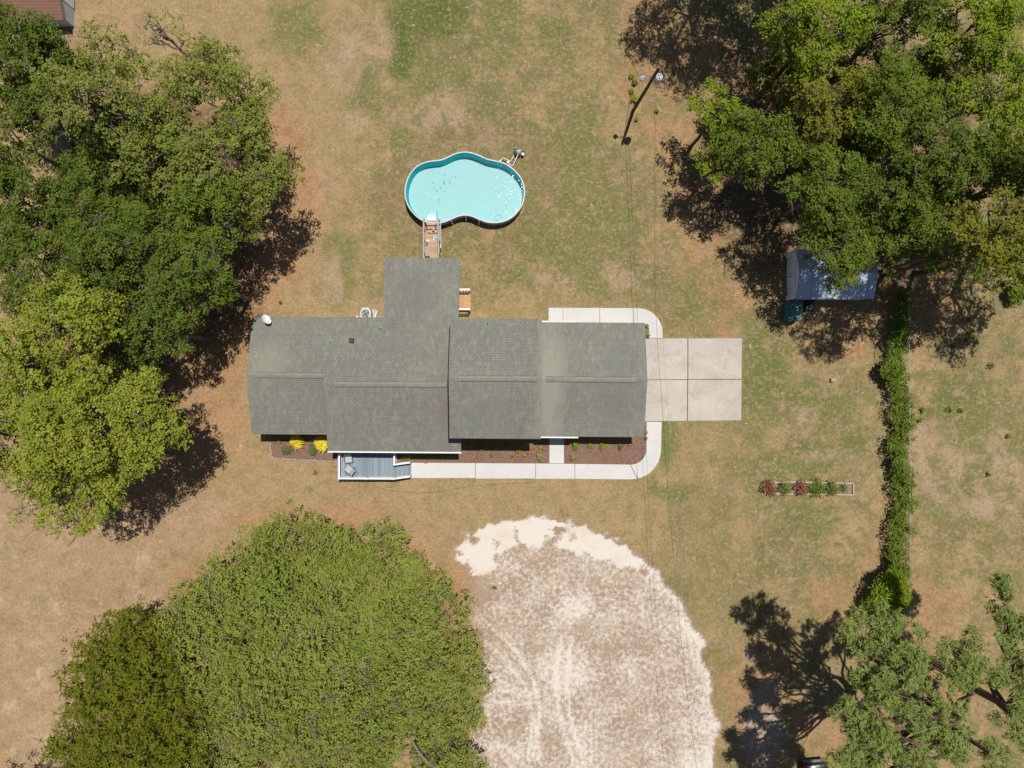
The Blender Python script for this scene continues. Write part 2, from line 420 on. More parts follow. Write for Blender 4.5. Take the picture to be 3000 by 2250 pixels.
    f1 = noise(nt, v, 5.5, 5, .72); f2 = noise(nt, v, 1.1, 5, .7, .6); f3 = noise(nt, v, 14, 3, .7)
    k = math_(nt, 'MULTIPLY', ramp(nt, f1, .3, .7, .68, 1.32), ramp(nt, f3, .3, .7, .78, 1.22))
    sc = nt.nodes.new("ShaderNodeVectorMath"); sc.operation = 'SCALE'
    lk.new(at.outputs['Color'], sc.inputs[0]); lk.new(k, sc.inputs['Scale'])
    c = mixc(nt, ramp(nt, f2, .48, .68, 0, .5), sc.outputs[0], (.15, .122, .046))
    c = mixc(nt, ramp(nt, noise(nt, v, 1.9, 7, .8, .5), .55, .66, 0, .38), c, (.125, .118, .036))
    c = mixc(nt, ramp(nt, noise(nt, v, 3.1, 5, .75), .56, .72, 0, .4), c, (.38, .275, .175))
    mo = at.outputs['Alpha']; v2 = objvec(nt, (1, 1.15, 1))
    m1 = noise(nt, v, .62, 9, .78, .35); m2 = noise(nt, v2, .95, 9, .8, .3); m3 = noise(nt, v2, 3.3, 6, .8, .4)
    c = mixc(nt, math_(nt, 'MULTIPLY', ramp(nt, m1, .48, .56, 0, .78), mo), c, (.135, .135, .045))
    c = mixc(nt, math_(nt, 'MULTIPLY', ramp(nt, m2, .53, .61, 0, .6), mo), c, (.36, .245, .155))
    c = mixc(nt, math_(nt, 'MULTIPLY', ramp(nt, m3, .54, .62, 0, .65), mo), c, (.10, .105, .034))
    c = mixc(nt, ramp(nt, m3, .35, .44, .16, 0), c, (.40, .30, .19))
    # sand
    s1 = noise(nt, v, 3.4, 8, .82, .2); s2 = noise(nt, v, .5, 3)
    val = math_(nt, 'ADD', sa.outputs['Fac'], math_(nt, 'MULTIPLY', math_(nt, 'SUBTRACT', s1, .5), 1.7))
    val = math_(nt, 'ADD', val, math_(nt, 'MULTIPLY', math_(nt, 'SUBTRACT', s2, .5), .5))
    isS = ramp(nt, math_(nt, 'ADD', sa.outputs['Fac'], math_(nt, 'MULTIPLY', math_(nt, 'SUBTRACT', s1, .5), .95)), .02, .10, 0, 1)
    brown = mixc(nt, f1, (.215, .15, .105), (.37, .275, .20))
    white = mixc(nt, ramp(nt, f3, .3, .7), (.52, .465, .41), (.66, .61, .55))
    sandc = mixc(nt, ramp(nt, val, .2, .52), brown, white)
    sandc = mixc(nt, ramp(nt, noise(nt, v, .6, 3), .5, .7, 0, .35), sandc, (.47,.36,.25))
    c = mixc(nt, isS, c, sandc)
    h = math_(nt, 'ADD', math_(nt, 'MULTIPLY', f1, .7), math_(nt, 'MULTIPLY', f3, .3))
    finish(nt, c, .95, h, .55, .05, .1)
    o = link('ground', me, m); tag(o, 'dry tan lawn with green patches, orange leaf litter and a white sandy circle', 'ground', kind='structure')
make_ground()

# ------------------------------------------------------------------ materials
def concrete(name, c1, c2, grain=1.0):
    m, nt, _, _ = newmat(name); v = objvec(nt)
    a = noise(nt, v, .45, 5, .6, .4); b = noise(nt, v, 12, 3, .7)
    c = mixc(nt, ramp(nt, a, .35, .65), c1, c2)
    c = mixc(nt, ramp(nt, b, .35, .75, 0, .22*grain), c, (.25, .21, .17))
    c = mixc(nt, ramp(nt, noise(nt, v, 1.3, 6, .7), .6, .8, 0, .3*grain), c, (.36, .31, .26))
    c = mixc(nt, ramp(nt, noise(nt, v, .8, 6, .65, 1.2), .52, .66, 0, .28*grain), c, (.27, .245, .225))
    ed = noise(nt, v, 2.6, 4, .6, 2.5); c = mixc(nt, ramp(nt, math_(nt, 'ABSOLUTE', math_(nt, 'SUBTRACT', ed, .5)), .0, .006, .35*(grain > .9), 0), c, (.2,.17,.14))
    finish(nt, c, .9, b, .2, .01, .2); return m
M_WALK = concrete('new_concrete', (.52,.515,.505), (.565,.555,.54), .5)
M_DRIVE = concrete('old_concrete', (.42,.38,.335), (.50,.46,.41), 1.3)

def roofmat():
    m, nt, nd, lk = newmat('asphalt_shingles'); v = objvec(nt)
    br = N(nt, 'ShaderNodeTexBrick'); lk.new(v, br.inputs['Vector'])
    br.inputs['Scale'].default_value = 1.0; br.inputs['Brick Width'].default_value = .27; br.inputs['Row Height'].default_value = .155
    br.inputs['Mortar Size'].default_value = .016; br.inputs['Mortar Smooth'].default_value = .3; br.inputs['Bias'].default_value = -.1
    br.inputs['Color1'].default_value = rgba((.195,.192,.160)); br.inputs['Color2'].default_value = rgba((.222,.218,.184)); br.inputs['Mortar'].default_value = rgba((.105,.103,.09))
    a = noise(nt, objvec(nt, (1, .28, 1)), 1.7, 4, .6, .3); b = noise(nt, v, 16, 2, .7); d = noise(nt, v, .22, 3)
    c = mixc(nt, ramp(nt, a, .42, .68, 0, .42), br.outputs['Color'], (.15,.152,.13))
    c = mixc(nt, ramp(nt, d, .4, .65, 0, .35), c, (.25,.25,.205))
    c = mixc(nt, ramp(nt, b, .4, .8, 0, .3), c, (.10,.10,.09))
    # dark vertical streaks of weathering in patches
    st = noise(nt, objvec(nt, (4.2, .55, 1)), 1.0, 3, .7); pt = noise(nt, v, .35, 2)
    c = mixc(nt, math_(nt, 'MULTIPLY', ramp(nt, st, .56, .66), ramp(nt, pt, .5, .62, 0, .45)), c, (.10,.10,.10))
    dm = noise(nt, objvec(nt, (1, .34, 1)), 3.4, 3, .6, .4); c = mixc(nt, ramp(nt, dm, .42, .62, 0, .38), c, (.135,.135,.12))
    c = mixc(nt, ramp(nt, noise(nt, objvec(nt, (1, .45, 1)), 4.2, 2, .5), .5, .70, 0, .28), c, (.30,.295,.255))
    sx_ = N(nt, 'ShaderNodeSeparateXYZ'); lk.new(v, sx_.inputs[0])
    for (qx, qy, rx, ry, cc, st_) in ((7.6,0,1.1,6,(.27,.265,.22),.75),(.35,-1.5,.55,4,(.17,.145,.13),.6),(-1.6,6.2,1.5,1.9,(.145,.14,.13),.55),(-7.9,-1.5,.5,2.6,(.17,.15,.13),.5),(-11.5,1.6,1.7,1.4,(.25,.245,.2),.5),(3.5,-2.0,2.2,1.5,(.155,.155,.14),.35),(12.2,-1.2,1.7,1.9,(.15,.15,.145),.4),(12.3,1.8,1.5,1.5,(.15,.155,.14),.4)):
        ax = math_(nt, 'DIVIDE', math_(nt, 'SUBTRACT', sx_.outputs[0], qx), rx); ay = math_(nt, 'DIVIDE', math_(nt, 'SUBTRACT', sx_.outputs[1], qy), ry)
        dd = math_(nt, 'SQRT', math_(nt, 'ADD', math_(nt, 'MULTIPLY', ax, ax), math_(nt, 'MULTIPLY', ay, ay)))
        dd = math_(nt, 'ADD', dd, math_(nt, 'MULTIPLY', math_(nt, 'SUBTRACT', a, .5), .9))
        c = mixc(nt, ramp(nt, dd, .35, 1.15, st_, 0), c, cc)
    # green moss stains around the vent pipes
    for sx, sy, r in STAINS:
        mp = N(nt, 'ShaderNodeVectorMath', operation='DISTANCE'); sp = N(nt, 'ShaderNodeVectorMath', operation='MULTIPLY')
        sp.inputs[1].default_value = (1, 1, 0); lk.new(v, sp.inputs[0]); lk.new(sp.outputs[0], mp.inputs[0]); mp.inputs[1].default_value = (sx, sy, 0)
        f = ramp(nt, math_(nt, 'ADD', mp.outputs['Value'], math_(nt, 'MULTIPLY', noise(nt, v, 2.5, 4, .7), r*1.2)), r*.8, r*1.7, .45, 0)
        c = mixc(nt, f, c, (.13,.21,.14))
    finish(nt, c, .92, br.outputs['Fac'], .35, -.02, .2); return m

# ------------------------------------------------------------------ house
HP = (-5.0, 0.0, 0.0)            # pivot; everything below in plan coordinates before the slight turn
HROT = -math.radians(.42)
STAINS = [(U(967,3.5)-HP[0], V(1004,3.5), .75), (U(1113,3.2)-HP[0], V(962,3.2), .45), (U(1428,5)-HP[0], V(948,5), .8)]
M_ROOF = roofmat()
M_SIDING = simple('cream_siding', (.62,.60,.54), .6, .06, 2)
M_WHITE = simple('white_paint', (.72,.73,.74), .5, .05, 4)
M_GLASS = simple('window_glass', (.03,.04,.05), .08, .1, 1, .8)
M_DARK = simple('dark_metal', (.03,.03,.032), .5, .2, 5)
M_VENT = simple('ridge_vent_shingle', (.20,.198,.17), .9, .2, 3)
M_VSHADOW = simple('vent_shadow_gap', (.085,.085,.075), .9, .2, 5)
M_GREYM = simple('grey_plastic', (.30,.30,.29), .6, .1, 5)
M_DOOR = simple('door_paint', (.30,.08,.06), .5, .1, 3)
PITCH = .258
house = thing('house', HP, 'long grey shingle roofed house with stepped gables, rear wing and garage', 'house', rotz=HROT)
def slab_roof(x0, x1, yn, ys, zn, zs, yr, zr, t=.14):
    """gable roof with its ridge along x, as one solid"""
    mb = MB(HP); pr = [(yn,zn),(yr,zr),(ys,zs)]
    vs = []
    for x in (x0, x1):
        for y, z in pr: vs.append((x,y,z))
        for y, z in pr: vs.append((x,y,z-t))
    fs = [(0,1,7,6),(1,2,8,7),(3,9,10,4),(4,10,11,5),(0,6,9,3),(2,5,11,8),(0,3,4,1),(1,4,5,2),(6,7,10,9),(7,8,11,10)]
    mb.add(vs, [f[::-1] for f in fs]); return mb
def ridge_vent(x0, x1, yr, zr, par):
    mb = MB(HP); w_ = .17; h = .06; zz = zr - w_*PITCH
    vs = []
    for x in (x0, x1): vs += [(x,yr+w_,zz),(x,yr+w_,zz+h),(x,yr,zr+h+.01),(x,yr-w_,zz+h),(x,yr-w_,zz)]
    fs = [(0,1,6,5),(1,2,7,6),(2,3,8,7),(3,4,9,8),(0,4,3,2,1),(5,6,7,8,9)]
    mb.add(vs, fs); rv = mb.build('ridge_vent', M_VENT, par)
    d_ = MB(HP)
    for sg in (-1, 1): d_.box(x0+.02, x1-.02, min(yr+sg*w_,yr+sg*(w_+.022)), max(yr+sg*w_,yr+sg*(w_+.022)), zz-.02, zz+.035)  # dark strips stand in for the shadow line and gap along the vent edges
    d_.build('vent_shadow_strip', M_VSHADOW, rv)
def gable_wall(x0, x1, yn, ys, ze_n, ze_s, yr, zr):
    mb = MB(HP); vs = []
    for x in (x0, x1): vs += [(x,yn,0),(x,yn,ze_n),(x,yr,zr),(x,ys,ze_s),(x,ys,0)]
    mb.add(vs, [(0,1,6,5),(1,2,7,6),(2,3,8,7),(3,4,9,8),(0,4,3,2,1),(5,6,7,8,9)])
    return mb.build('wall', M_SIDING, house)
XA0, XB0, XB1, XC0, XC1, XD1 = -17.97, -12.71, -3.49, -4.12, 1.95, 9.17
rA = slab_roof(XA0, XB0, 4.58, -3.56, 2.8, 2.8, .51, 3.85).build('roof', M_ROOF, house)
rB = slab_roof(XB0, XB1, 4.58, -4.69, 2.8, 2.79, -.046, 3.993).build('roof', M_ROOF, house)
rC = slab_roof(XC0, XC1, 4.37, -3.60, 4.7, 4.7, .385, 5.73).build('roof', M_ROOF, house)
rD = slab_roof(XC1-.35, XD1, 4.34, -3.58, 2.75, 2.75, .38, 3.77).build('roof', M_ROOF, house)
ridge_vent(U(745,3.9), U(953,3.9), .51, 3.85, rA); ridge_vent(U(980,4), U(1309,4), -.046, 3.993, rB)
ridge_vent(U(1343,5.7), U(1575,5.7), .385, 5.73, rC); ridge_vent(U(1600,3.8), U(1865,3.8), .38, 3.77, rD)
# rear wing roof (single low slope running up on to the main slope)
mb = MB(HP); x0, x1 = -8.94, -3.69; y0, z0, y1, z1 = 8.79, 2.45, 3.40, 3.10; t = .12
mb.add([(x0,y0,z0),(x1,y0,z0),(x1,y1,z1),(x0,y1,z1),(x0,y0,z0-t),(x1,y0,z0-t),(x1,y1,z1-t),(x0,y1,z1-t)],
       [(0,3,2,1),(4,5,6,7),(0,1,5,4),(1,2,6,5),(2,3,7,6),(3,0,4,7)])
mb.build('roof', M_ROOF, house)
gable_wall(XA0+.35, XB0+.1, 4.15, -3.15, 2.75, 2.75, .51, 3.66)
gable_wall(XB0+.3, XB1-.2, 4.12, -4.25, 2.74, 2.73, -.046, 3.80)
gable_wall(XC0+.3, XC1-.3, 4.0, -3.22, 4.63, 4.63, .385, 5.55)
gable_wall(XC1-.2, XD1-.3, 3.95, -3.18, 2.68, 2.68, .38, 3.58)
mb = MB(HP); mb.box(-8.6, -4.0, 4.0, 8.35, 0, 2.38); mb.build('wall', M_SIDING, house)
def window(c, face, w_=1.0, h=1.1):
    """face: 'n','s','e','w'"""
    x, y, z = c; nx, ny = {'n':(0,1),'s':(0,-1),'e':(1,0),'w':(-1,0)}[face]; tx, ty = abs(ny), abs(nx)
    f = MB(HP); b = .07
    def bar(a, cc, z0, z1, d):
        f.box(x+tx*a+nx*0-(.0 if tx else d/2), x+tx*cc+(.0 if tx else d/2), y+ty*a-(0 if ty else d/2), y+ty*cc+(0 if ty else d/2), z0, z1)
    bar(-w_/2, w_/2, z-h/2, z-h/2+b, .1); bar(-w_/2, w_/2, z+h/2-b, z+h/2, .1)
    bar(-w_/2, -w_/2+b, z-h/2+b, z+h/2-b, .1); bar(w_/2-b, w_/2, z-h/2+b, z+h/2-b, .1); bar(-w_/2+b, w_/2-b, z-.02, z+.02, .07)
    fo = f.build('window', M_WHITE, house)
    g = MB(HP); d = .03
    g.box(x-tx*(w_/2-b)-(0 if tx else d/2), x+tx*(w_/2-b)+(0 if tx else d/2), y-ty*(w_/2-b)-(0 if ty else d/2), y+ty*(w_/2-b)+(0 if ty else d/2), z-h/2+b, z+h/2-b)
    g.build('pane', M_GLASS, fo)
for x in (-16.2, -14.2): window((x, -3.17, 1.5), 's')
for x in (-11.6, -7.0, -5.2): window((x, -4.27, 1.5), 's')
for x in (-2.6, -.6): window((x, -3.24, 1.5), 's'); window((x, -3.24, 3.7), 's', .9, .9)
for x in (5.6, 7.6): window((x, -3.2, 1.5), 's')
for x in (-16.5, -13.5, -11.0): window((x, 4.17, 1.6), 'n', .9, .9)
for x in (-2.4, .4): window((x, 4.02, 1.5), 'n'); window((x, 4.02, 3.7), 'n', .9, .9)
window((-17.64, 1.6, 1.6), 'w'); window((-17.64, -1.2, 1.6), 'w')
window((7.0, 3.97, 1.5), 'n'); window((-8.62, 6.3, 1.4), 'w')
def door(x0, x1, y0, y1, z1, mat, kn):
    m_ = MB(HP); m_.box(x0, x1, y0, y1, .15, z1); d = m_.build('door', mat, house)
    k = MB(HP); k.rbox(kn, (.07,.07,.07), bev=.015); k.build('handle', M_DARK, d)
door(-9.9, -9.0, -4.32, -4.24, 2.2, M_DOOR, (-9.12,-4.35,1.1))
door(2.9, 3.8, -3.25, -3.17, 2.2, M_WHITE, (3.68,-3.28,1.1))
door(-4.02, -3.94, 5.6, 6.4, 2.2, M_WHITE, (-3.9,5.72,1.1))
door(-6.3, -5.3, 8.33, 8.41, 2.2, M_WHITE, (-5.42,8.44,1.1))
gd = MB(HP)
for i in range(4): gd.box(XD1-.32, XD1-.22, -2.1, 2.9, .06+i*.58, .62+i*.58)
gdo = gd.build('garage_door', M_WHITE, house); k = MB(HP); k.rbox((XD1-.2, .4, .5), (.06,.22,.04)); k.build('handle', M_DARK, gdo)
# gutters
for x0, x1, y, z in [(XB0-.02, XB1+.03, -4.74, 2.74), (XC1+.02, U(1695,2.7), -3.63, 2.72), (XC1+.02, U(1685,2.7), 4.39, 2.72)]:
    g = MB(HP); s = .05
    g.box(x0, x1, y-s, y-s+.018, z-.05, z+.05); g.box(x0, x1, y+s-.018, y+s, z-.05, z+.05); g.box(x0, x1, y-s+.018, y+s-.018, z-.05, z-.03)
    g.build('gutter', M_WHITE, house)
def nz(y): return 2.8 + (4.58-y)*PITCH
def pipe(px, py, zf, par):
    x, y = U(px, zf), V(py, zf); m_ = MB(HP)
    m_.lathe((x,y,zf-.05), [(.13,0),(.12,.06),(.055,.10),(.05,.32),(.035,.32),(.035,.1)], 12); m_.build('vent_pipe', M_GREYM, par)
pipe(968,1003,nz(V(1003,3.5)),rA); pipe(1113,962,nz(V(962,3.1)),rB); pipe(1428,946,4.72,rC)
m_ = MB(HP); zz = nz(V(1000,3.5)); m_.rbox((U(1030,zz), V(1000,zz), zz+.06), (.32,.36,.14), bev=.03); m_.build('roof_vent', M_DARK, rB)
# satellite dish
dx, dy, dz = U(777,3.4), V(937,3.4), 3.3
dish = thing('satellite_dish', (U(783,3), V(938,3), 2.95), 'white satellite dish on the northwest corner of the house roof', 'satellite dish')
DO = tuple(dish.location)
nrm = Vector((.83,.52,.55)).normalized(); Mq = nrm.to_track_quat('Z','Y').to_matrix()
m_ = MB(DO); prof = [(.36*i/6, .30*(i/6)**2*.36) for i in range(7)]; m_.lathe((dx,dy,dz), prof, 24, Mq)
m_.lathe((dx,dy,dz), [(r, z-.012) for r, z in prof], 24, Mq); m_.lathe((dx,dy,dz), [(.36,.108-.012),(.372,.10),(.36,.108)], 24, Mq); m_.build('reflector', M_WHITE, dish)
m_ = MB(DO); tip = Vector((dx,dy,dz))+nrm*.42; bot = Vector((dx,dy,dz))+Mq@Vector((0,-.3,.06))
m_.tube([bot, tip], .015, 6); m_.build('arm', M_WHITE, dish)
m_ = MB(DO); m_.rbox(tip, (.1,.07,.07), .5, bev=.015); m_.build('receiver', M_WHITE, dish)
m_ = MB(DO); m_.tube([DO, (DO[0]-.02, DO[1], DO[2]+.3), (dx,dy,dz-.02)], .022, 8); m_.build('mast', M_GREYM, dish)

# ------------------------------------------------------------------ paths and driveway
def arc(cx, cy, rx, ry, a0, a1, n=12):
    return [(cx+rx*math.cos(math.radians(a0+(a1-a0)*i/n)), cy+ry*math.sin(math.radians(a0+(a1-a0)*i/n))) for i in range(n+1)]
def pxpoly(l): return [(U(a), V(b)) for a, b in l]
def slab(name, polys, z, mat, label, cat):
    m_ = MB()
    for p in polys: m_.prism(p, -.05, z)
    o = m_.build(name, mat); tag(o, label, cat, kind='structure'); return o
# front path, cut at its joints
def arcp(cx, cy, r, a0, a1, n=10, ry=None): return [(cx+r*math.cos(math.radians(a)), cy-(ry or r)*math.sin(math.radians(a))) for a in [a0+(a1-a0)*i/n for i in range(n+1)]]
front = []
g = .8
def ytop(x): return 1355.5+(x-1203)*.0065
def ybot(x): return 1398.5+(x-1203)*.0085
for a, b in ((1203,1393),(1393,1569),(1569,1684),(1684,1862)):
    front.append([(a+g,ytop(a)),(b-g,ytop(b)),(b-g,ybot(b)),(a+g,ybot(b))])
front[-1] = [(1684+g,ytop(1684)),(1845,1361),(1866,1402),(1850,1404),(1684+g,ybot(1684))]
front.append([(1847,1361)]+arcp(1848,1316,45,-90,0,8)+[(1894,1236),(1938,1236),(1936,1325)]+arcp(1848,1316,88,-2,-78,12)+[(1868,1402)])
front.append([(1609.5,1279),(1652,1279),(1652,ytop(1650)-1.4),(1609.5,ytop(1610)-1.4)])
slab('front_path', [pxpoly(p) for p in front], .06, M_WALK, 'white concrete path curving from the porch to the driveway', 'path')
back = [[(1607,902),(1648.5,902.2),(1648.5,960),(1607,960)],[(1649.5,902.2),(1756,902.6),(1756,960),(1649.5,960)],[(1757.5,902.6),(1856,903),(1856,960),(1757.5,960)],
        [(1857,903)]+arcp(1868,976,73,90,0,12)+[(1940,990.5),(1901,990.5),(1901,960),(1857,960)]]
slab('back_path', [pxpoly(p) for p in back], .06, M_WALK, 'white concrete path bending round the back of the garage', 'path')
dr = [[(1880,992),(2013.5,991.5),(2013.5,1111),(1880,1112)],[(2016,991.5),(2173.5,991),(2172,1110.5),(2016,1111)],
      [(1880,1114),(2013,1113),(2012,1233),(1880,1234)],[(2015.5,1113),(2172,1112.5),(2170.5,1231.5),(2014.5,1232.8)]]
slab('driveway', [pxpoly(p) for p in dr], .05, M_DRIVE, 'old beige concrete driveway of four slabs beside the garage', 'driveway')
# worn soil strip and weeds in the joints: a thin sheet below the slabs
m_ = MB(); m_.prism(pxpoly([(1880,1110.5),(2173,1109.5),(2173,1114),(1880,1115)]), -.05, .035); m_.prism(pxpoly([(2012.5,991),(2016.5,991),(2016,1110.2),(2012.5,1110.2)]), -.05, .035)
m_.prism(pxpoly([(2012,1115),(2015.5,1115),(2015,1233),(2011,1233)]), -.05, .035)
m_.build('joint_moss', simple('mossy_soil', (.10,.09,.03), .95, .4, 4), None, label='brown moss filling the driveway joints', cat='moss', kind='stuff')

# mulch beds
def mulchmat():
    m, nt, _, _ = newmat('bark_mulch'); v = objvec(nt)
    a = noise(nt, v, 9, 5, .8); b = noise(nt, v, 1.2, 4)
    c = mixc(nt, ramp(nt, a, .35, .65), (.11,.06,.042), (.27,.17,.13))
    c = mixc(nt, ramp(nt, b, .4, .7, 0, .4), c, (.24,.155,.11))
    finish(nt, c, .95, a, .8, .05, .1); return m
M_MULCH = mulchmat()
def bed(poly, label):
    m_ = MB(); m_.prism(pxpoly(poly), -.05, .03); m_.build('mulch_bed', M_MULCH, None, label=label, cat='flower bed', kind='structure')
bed([(794,1240),(990,1240),(1010,1352),(990,1350),(812,1343),(799,1337),(795,1310)], 'mulch bed edged with stones left of the porch')
bed([(1160,1250),(1608.5,1250),(1608.5,1357),(1203,1354.5),(1160,1352)], 'long mulch bed between the house and the front path')
bed([(1653,1240),(1893,1240),(1893,1316)]+arcp(1848,1316,44.5,0,-90,8)+[(1653,1358)], 'mulch bed with orange flowers in front of the garage')
bed([(1885,944),(1900.5,944),(1900.5,990),(1885,990)], 'narrow mulch strip at the northeast garage corner')

# ------------------------------------------------------------------ leaves
def leafmat(name, c1, c2, c3, trans=.18):
    m, nt, nd, lk = newmat(name)
    a = N(nt, 'ShaderNodeAttribute', attribute_name='leaf'); b = N(nt, 'ShaderNodeAttribute', attribute_name='clump')
    c = mixc(nt, a.outputs['Fac'], c1, c2)
    c = mixc(nt, ramp(nt, b.outputs['Fac'], .2, 1.0, 0, .75), c, c3)
    c = mixc(nt, ramp(nt, noise(nt, objvec(nt), .45, 3), .42, .66, 0, .45), c, (c2[0]*1.15, c2[1]*.86, c2[2]*1.5))
    p = N(nt, 'ShaderNodeBsdfPrincipled'); lk.new(c, p.inputs['Base Color']); p.inputs['Roughness'].default_value = .6; p.inputs['Specular IOR Level'].default_value = .08
    t = N(nt, 'ShaderNodeBsdfTranslucent'); tc = mixc(nt, .5, c, c3); lk.new(tc, t.inputs['Color'])
    mx = N(nt, 'ShaderNodeMixShader'); mx.inputs[0].default_value = trans
    out = N(nt, 'ShaderNodeOutputMaterial'); lk.new(p.outputs[0], mx.inputs[1]); lk.new(t.outputs[0], mx.inputs[2]); lk.new(mx.outputs[0], out.inputs[0])
    return m
LM = {
 'dark': leafmat('dark_leaves', (0.0465, 0.081, 0.0095), (0.1044, 0.158, 0.0194), (0.1611, 0.2048, 0.0289)),
 'mid': leafmat('mid_leaves', (0.0624, 0.0991, 0.0101), (0.132, 0.1845, 0.0216), (0.1728, 0.2214, 0.0303)),
 'mid2': leafmat('grove_leaves', (0.0541, 0.0936, 0.0088), (0.1223, 0.1782, 0.0189), (0.1762, 0.2301, 0.0272)),
 'bright': leafmat('bright_leaves', (0.0996, 0.1339, 0.0122), (0.2476, 0.2985, 0.032), (0.3341, 0.382, 0.0493)),
 'bright2': leafmat('bright_grove_leaves', (0.0767, 0.1355, 0.0074), (0.1802, 0.2605, 0.0162), (0.2476, 0.3155, 0.0233)),
 'light': leafmat('light_leaves', (0.0996, 0.1315, 0.0185), (0.1995, 0.2427, 0.041), (0.2586, 0.2931, 0.0583)),
 'olive': leafmat('olive_leaves', (0.112, 0.136, 0.0135), (0.184, 0.2, 0.0225), (0.224, 0.224, 0.027)),
 'oak': leafmat('oak_leaves', (0.1175, 0.1641, 0.0224), (0.2246, 0.2775, 0.0455), (0.2839, 0.3069, 0.0644)),
 'cedar': leafmat('cedar_leaves', (0.0775, 0.0955, 0.0064), (0.1292, 0.1506, 0.0096), (0.155, 0.1726, 0.0144), .12),
 'pine': leafmat('pine_needles', (0.0849, 0.1271, 0.0243), (0.1881, 0.247, 0.054), (0.2352, 0.2987, 0.0713), .12),
 'yellow': leafmat('yellow_leaves', (.62,.52,.03), (.75,.64,.05), (.78,.68,.08)),
 'juniper': leafmat('juniper_leaves', (.09,.14,.04), (.15,.21,.065), (.16,.21,.07)),
 'lime': leafmat('lime_leaves', (0.144, 0.2432, 0.01), (0.2304, 0.3344, 0.015), (0.2592, 0.3496, 0.02)),
 'hedge': leafmat('hedge_leaves', (0.0567, 0.0988, 0.0103), (0.1283, 0.1923, 0.022), (0.2031, 0.2643, 0.0297)),
 'russet': leafmat('russet_leaves', (.18,.06,.03), (.28,.11,.05), (.22,.14,.05)),
 'grass': leafmat('grass_blades', (.18,.18,.07), (.30,.29,.13), (.32,.30,.15)),
 'flower': leafmat('orange_petals', (.65,.16,.02), (.8,.25,.03), (.75,.2,.03), .2),
}
def leaf_mesh(name, pos, nrm, size, clump, rs, mat, parent=None, off=(0,0,0), elong=1.0, jitter=.42):
    n = len(pos)
    nr = nrm + rs.normal(0, jitter, (n, 3)); nr[:, 2] = np.abs(nr[:, 2]); nr /= np.linalg.norm(nr, axis=1)[:, None]+1e-9
    a = np.cross(nr, rs.normal(0, 1, (n, 3))); a /= np.linalg.norm(a, axis=1)[:, None]+1e-9
    b = np.cross(nr, a)
    s = size*(.6+.8*rs.rand(n))[:, None]
    P_ = pos - np.array(off)
    q = np.stack([P_-a*s*elong*.6, P_-b*s*.5/elong**.5, P_+a*s*elong*.6, P_+b*s*.5/elong**.5], 1).reshape(-1, 3).astype(np.float32)
    me = bpy.data.meshes.new(name)
    me.vertices.add(4*n); me.vertices.foreach_set('co', q.ravel())
    me.loops.add(4*n); me.loops.foreach_set('vertex_index', np.arange(4*n, dtype=np.int32))
    me.polygons.add(n); me.polygons.foreach_set('loop_start', np.arange(0, 4*n, 4, dtype=np.int32))
    at = me.attributes.new('leaf', 'FLOAT', 'FACE'); at.data.foreach_set('value', rs.rand(n).astype(np.float32))
    at = me.attributes.new('clump', 'FLOAT', 'FACE'); at.data.foreach_set('value', clump.astype(np.float32))
    me.update(calc_edges=True)
    return link(name, me, mat, parent)
def blob_leaves(blobs, dens, rs, shell=.55, flat=.75, spiky=0.0, size=.13, spray=1):
    """blobs: (x,y,z,r); dens: leaves per m2 of blob"""
    ps = []; ns = []; cs = []
    for (x, y, z, r) in blobs:
        n = max(8, int(dens*r*r*6*rs.uniform(.8,1.2))); d = rs.normal(0, 1, (n, 3)); d /= np.linalg.norm(d, axis=1)[:, None]
        d[:, 2] = np.where(d[:, 2] < -.35, -d[:, 2], d[:, 2])
        k = shell + (1-shell)*rs.rand(n)**.7
        # ragged sub-lobes
        lob = 1 + .22*np.sin(d[:,0]*5+x*3)*np.sin(d[:,1]*6+y*5) + .15*np.sin(d[:,0]*11+d[:,1]*9+z)
        k = k*lob*r*(1+spiky*rs.rand(n)**4)
        p = np.stack([x+d[:,0]*k, y+d[:,1]*k, z+d[:,2]*k*flat], 1)
        K = spray
        if K > 1:
            m = max(1, n//K); p = np.repeat(p[:m], K, 0); dd = np.repeat(d[:m]+rs.normal(0,.35,(m,3)), K, 0); sr = np.repeat(rs.rand(m), K)
            p = p + rs.normal(0, size*1.05, p.shape)*np.array([1,1,.5]); n = m*K
        else:
            dd = d; sr = rs.rand(n); p += rs.normal(0, size*.6, p.shape)
        ps.append(p); ns.append(dd+np.array([0,0,.9])); cs.append(np.full(n, rs.rand())*.45+.4*sr+.15*rs.rand(n))
    return np.concatenate(ps), np.concatenate(ns), np.concatenate(cs)

def barkmat(name, c):
    m, nt, _, _ = newmat(name); v = objvec(nt, (1,1,.3)); a = noise(nt, v, 8, 5, .7)
    finish(nt, mixc(nt, ramp(nt, a, .3, .7), [k*.5 for k in c], c), .95, a, .6, .04, .1); return m
BARK = barkmat('grey_bark', (.16,.13,.10)); BARK2 = barkmat('pine_bark', (.20,.14,.10)); BARKM = barkmat('mid_grey_bark', (.25,.225,.19))

def limb(mb, a, b, r0, r1, rs, n=5, wob=.1, sides=5):
    a = np.array(a, float); b = np.array(b, float); L = np.linalg.norm(b-a); pts = []
    for i in range(n+1):
        t = i/n; p = a*(1-t)+b*t
        if 0 < i < n: p = p + rs.normal(0, wob*L*.35, 3)
        p[2] += math.sin(t*math.pi)*L*.06
        pts.append(tuple(p))
    mb.tube(pts, [r0*(1-t/n)+r1*t/n for t in range(n+1)], sides, False); return pts

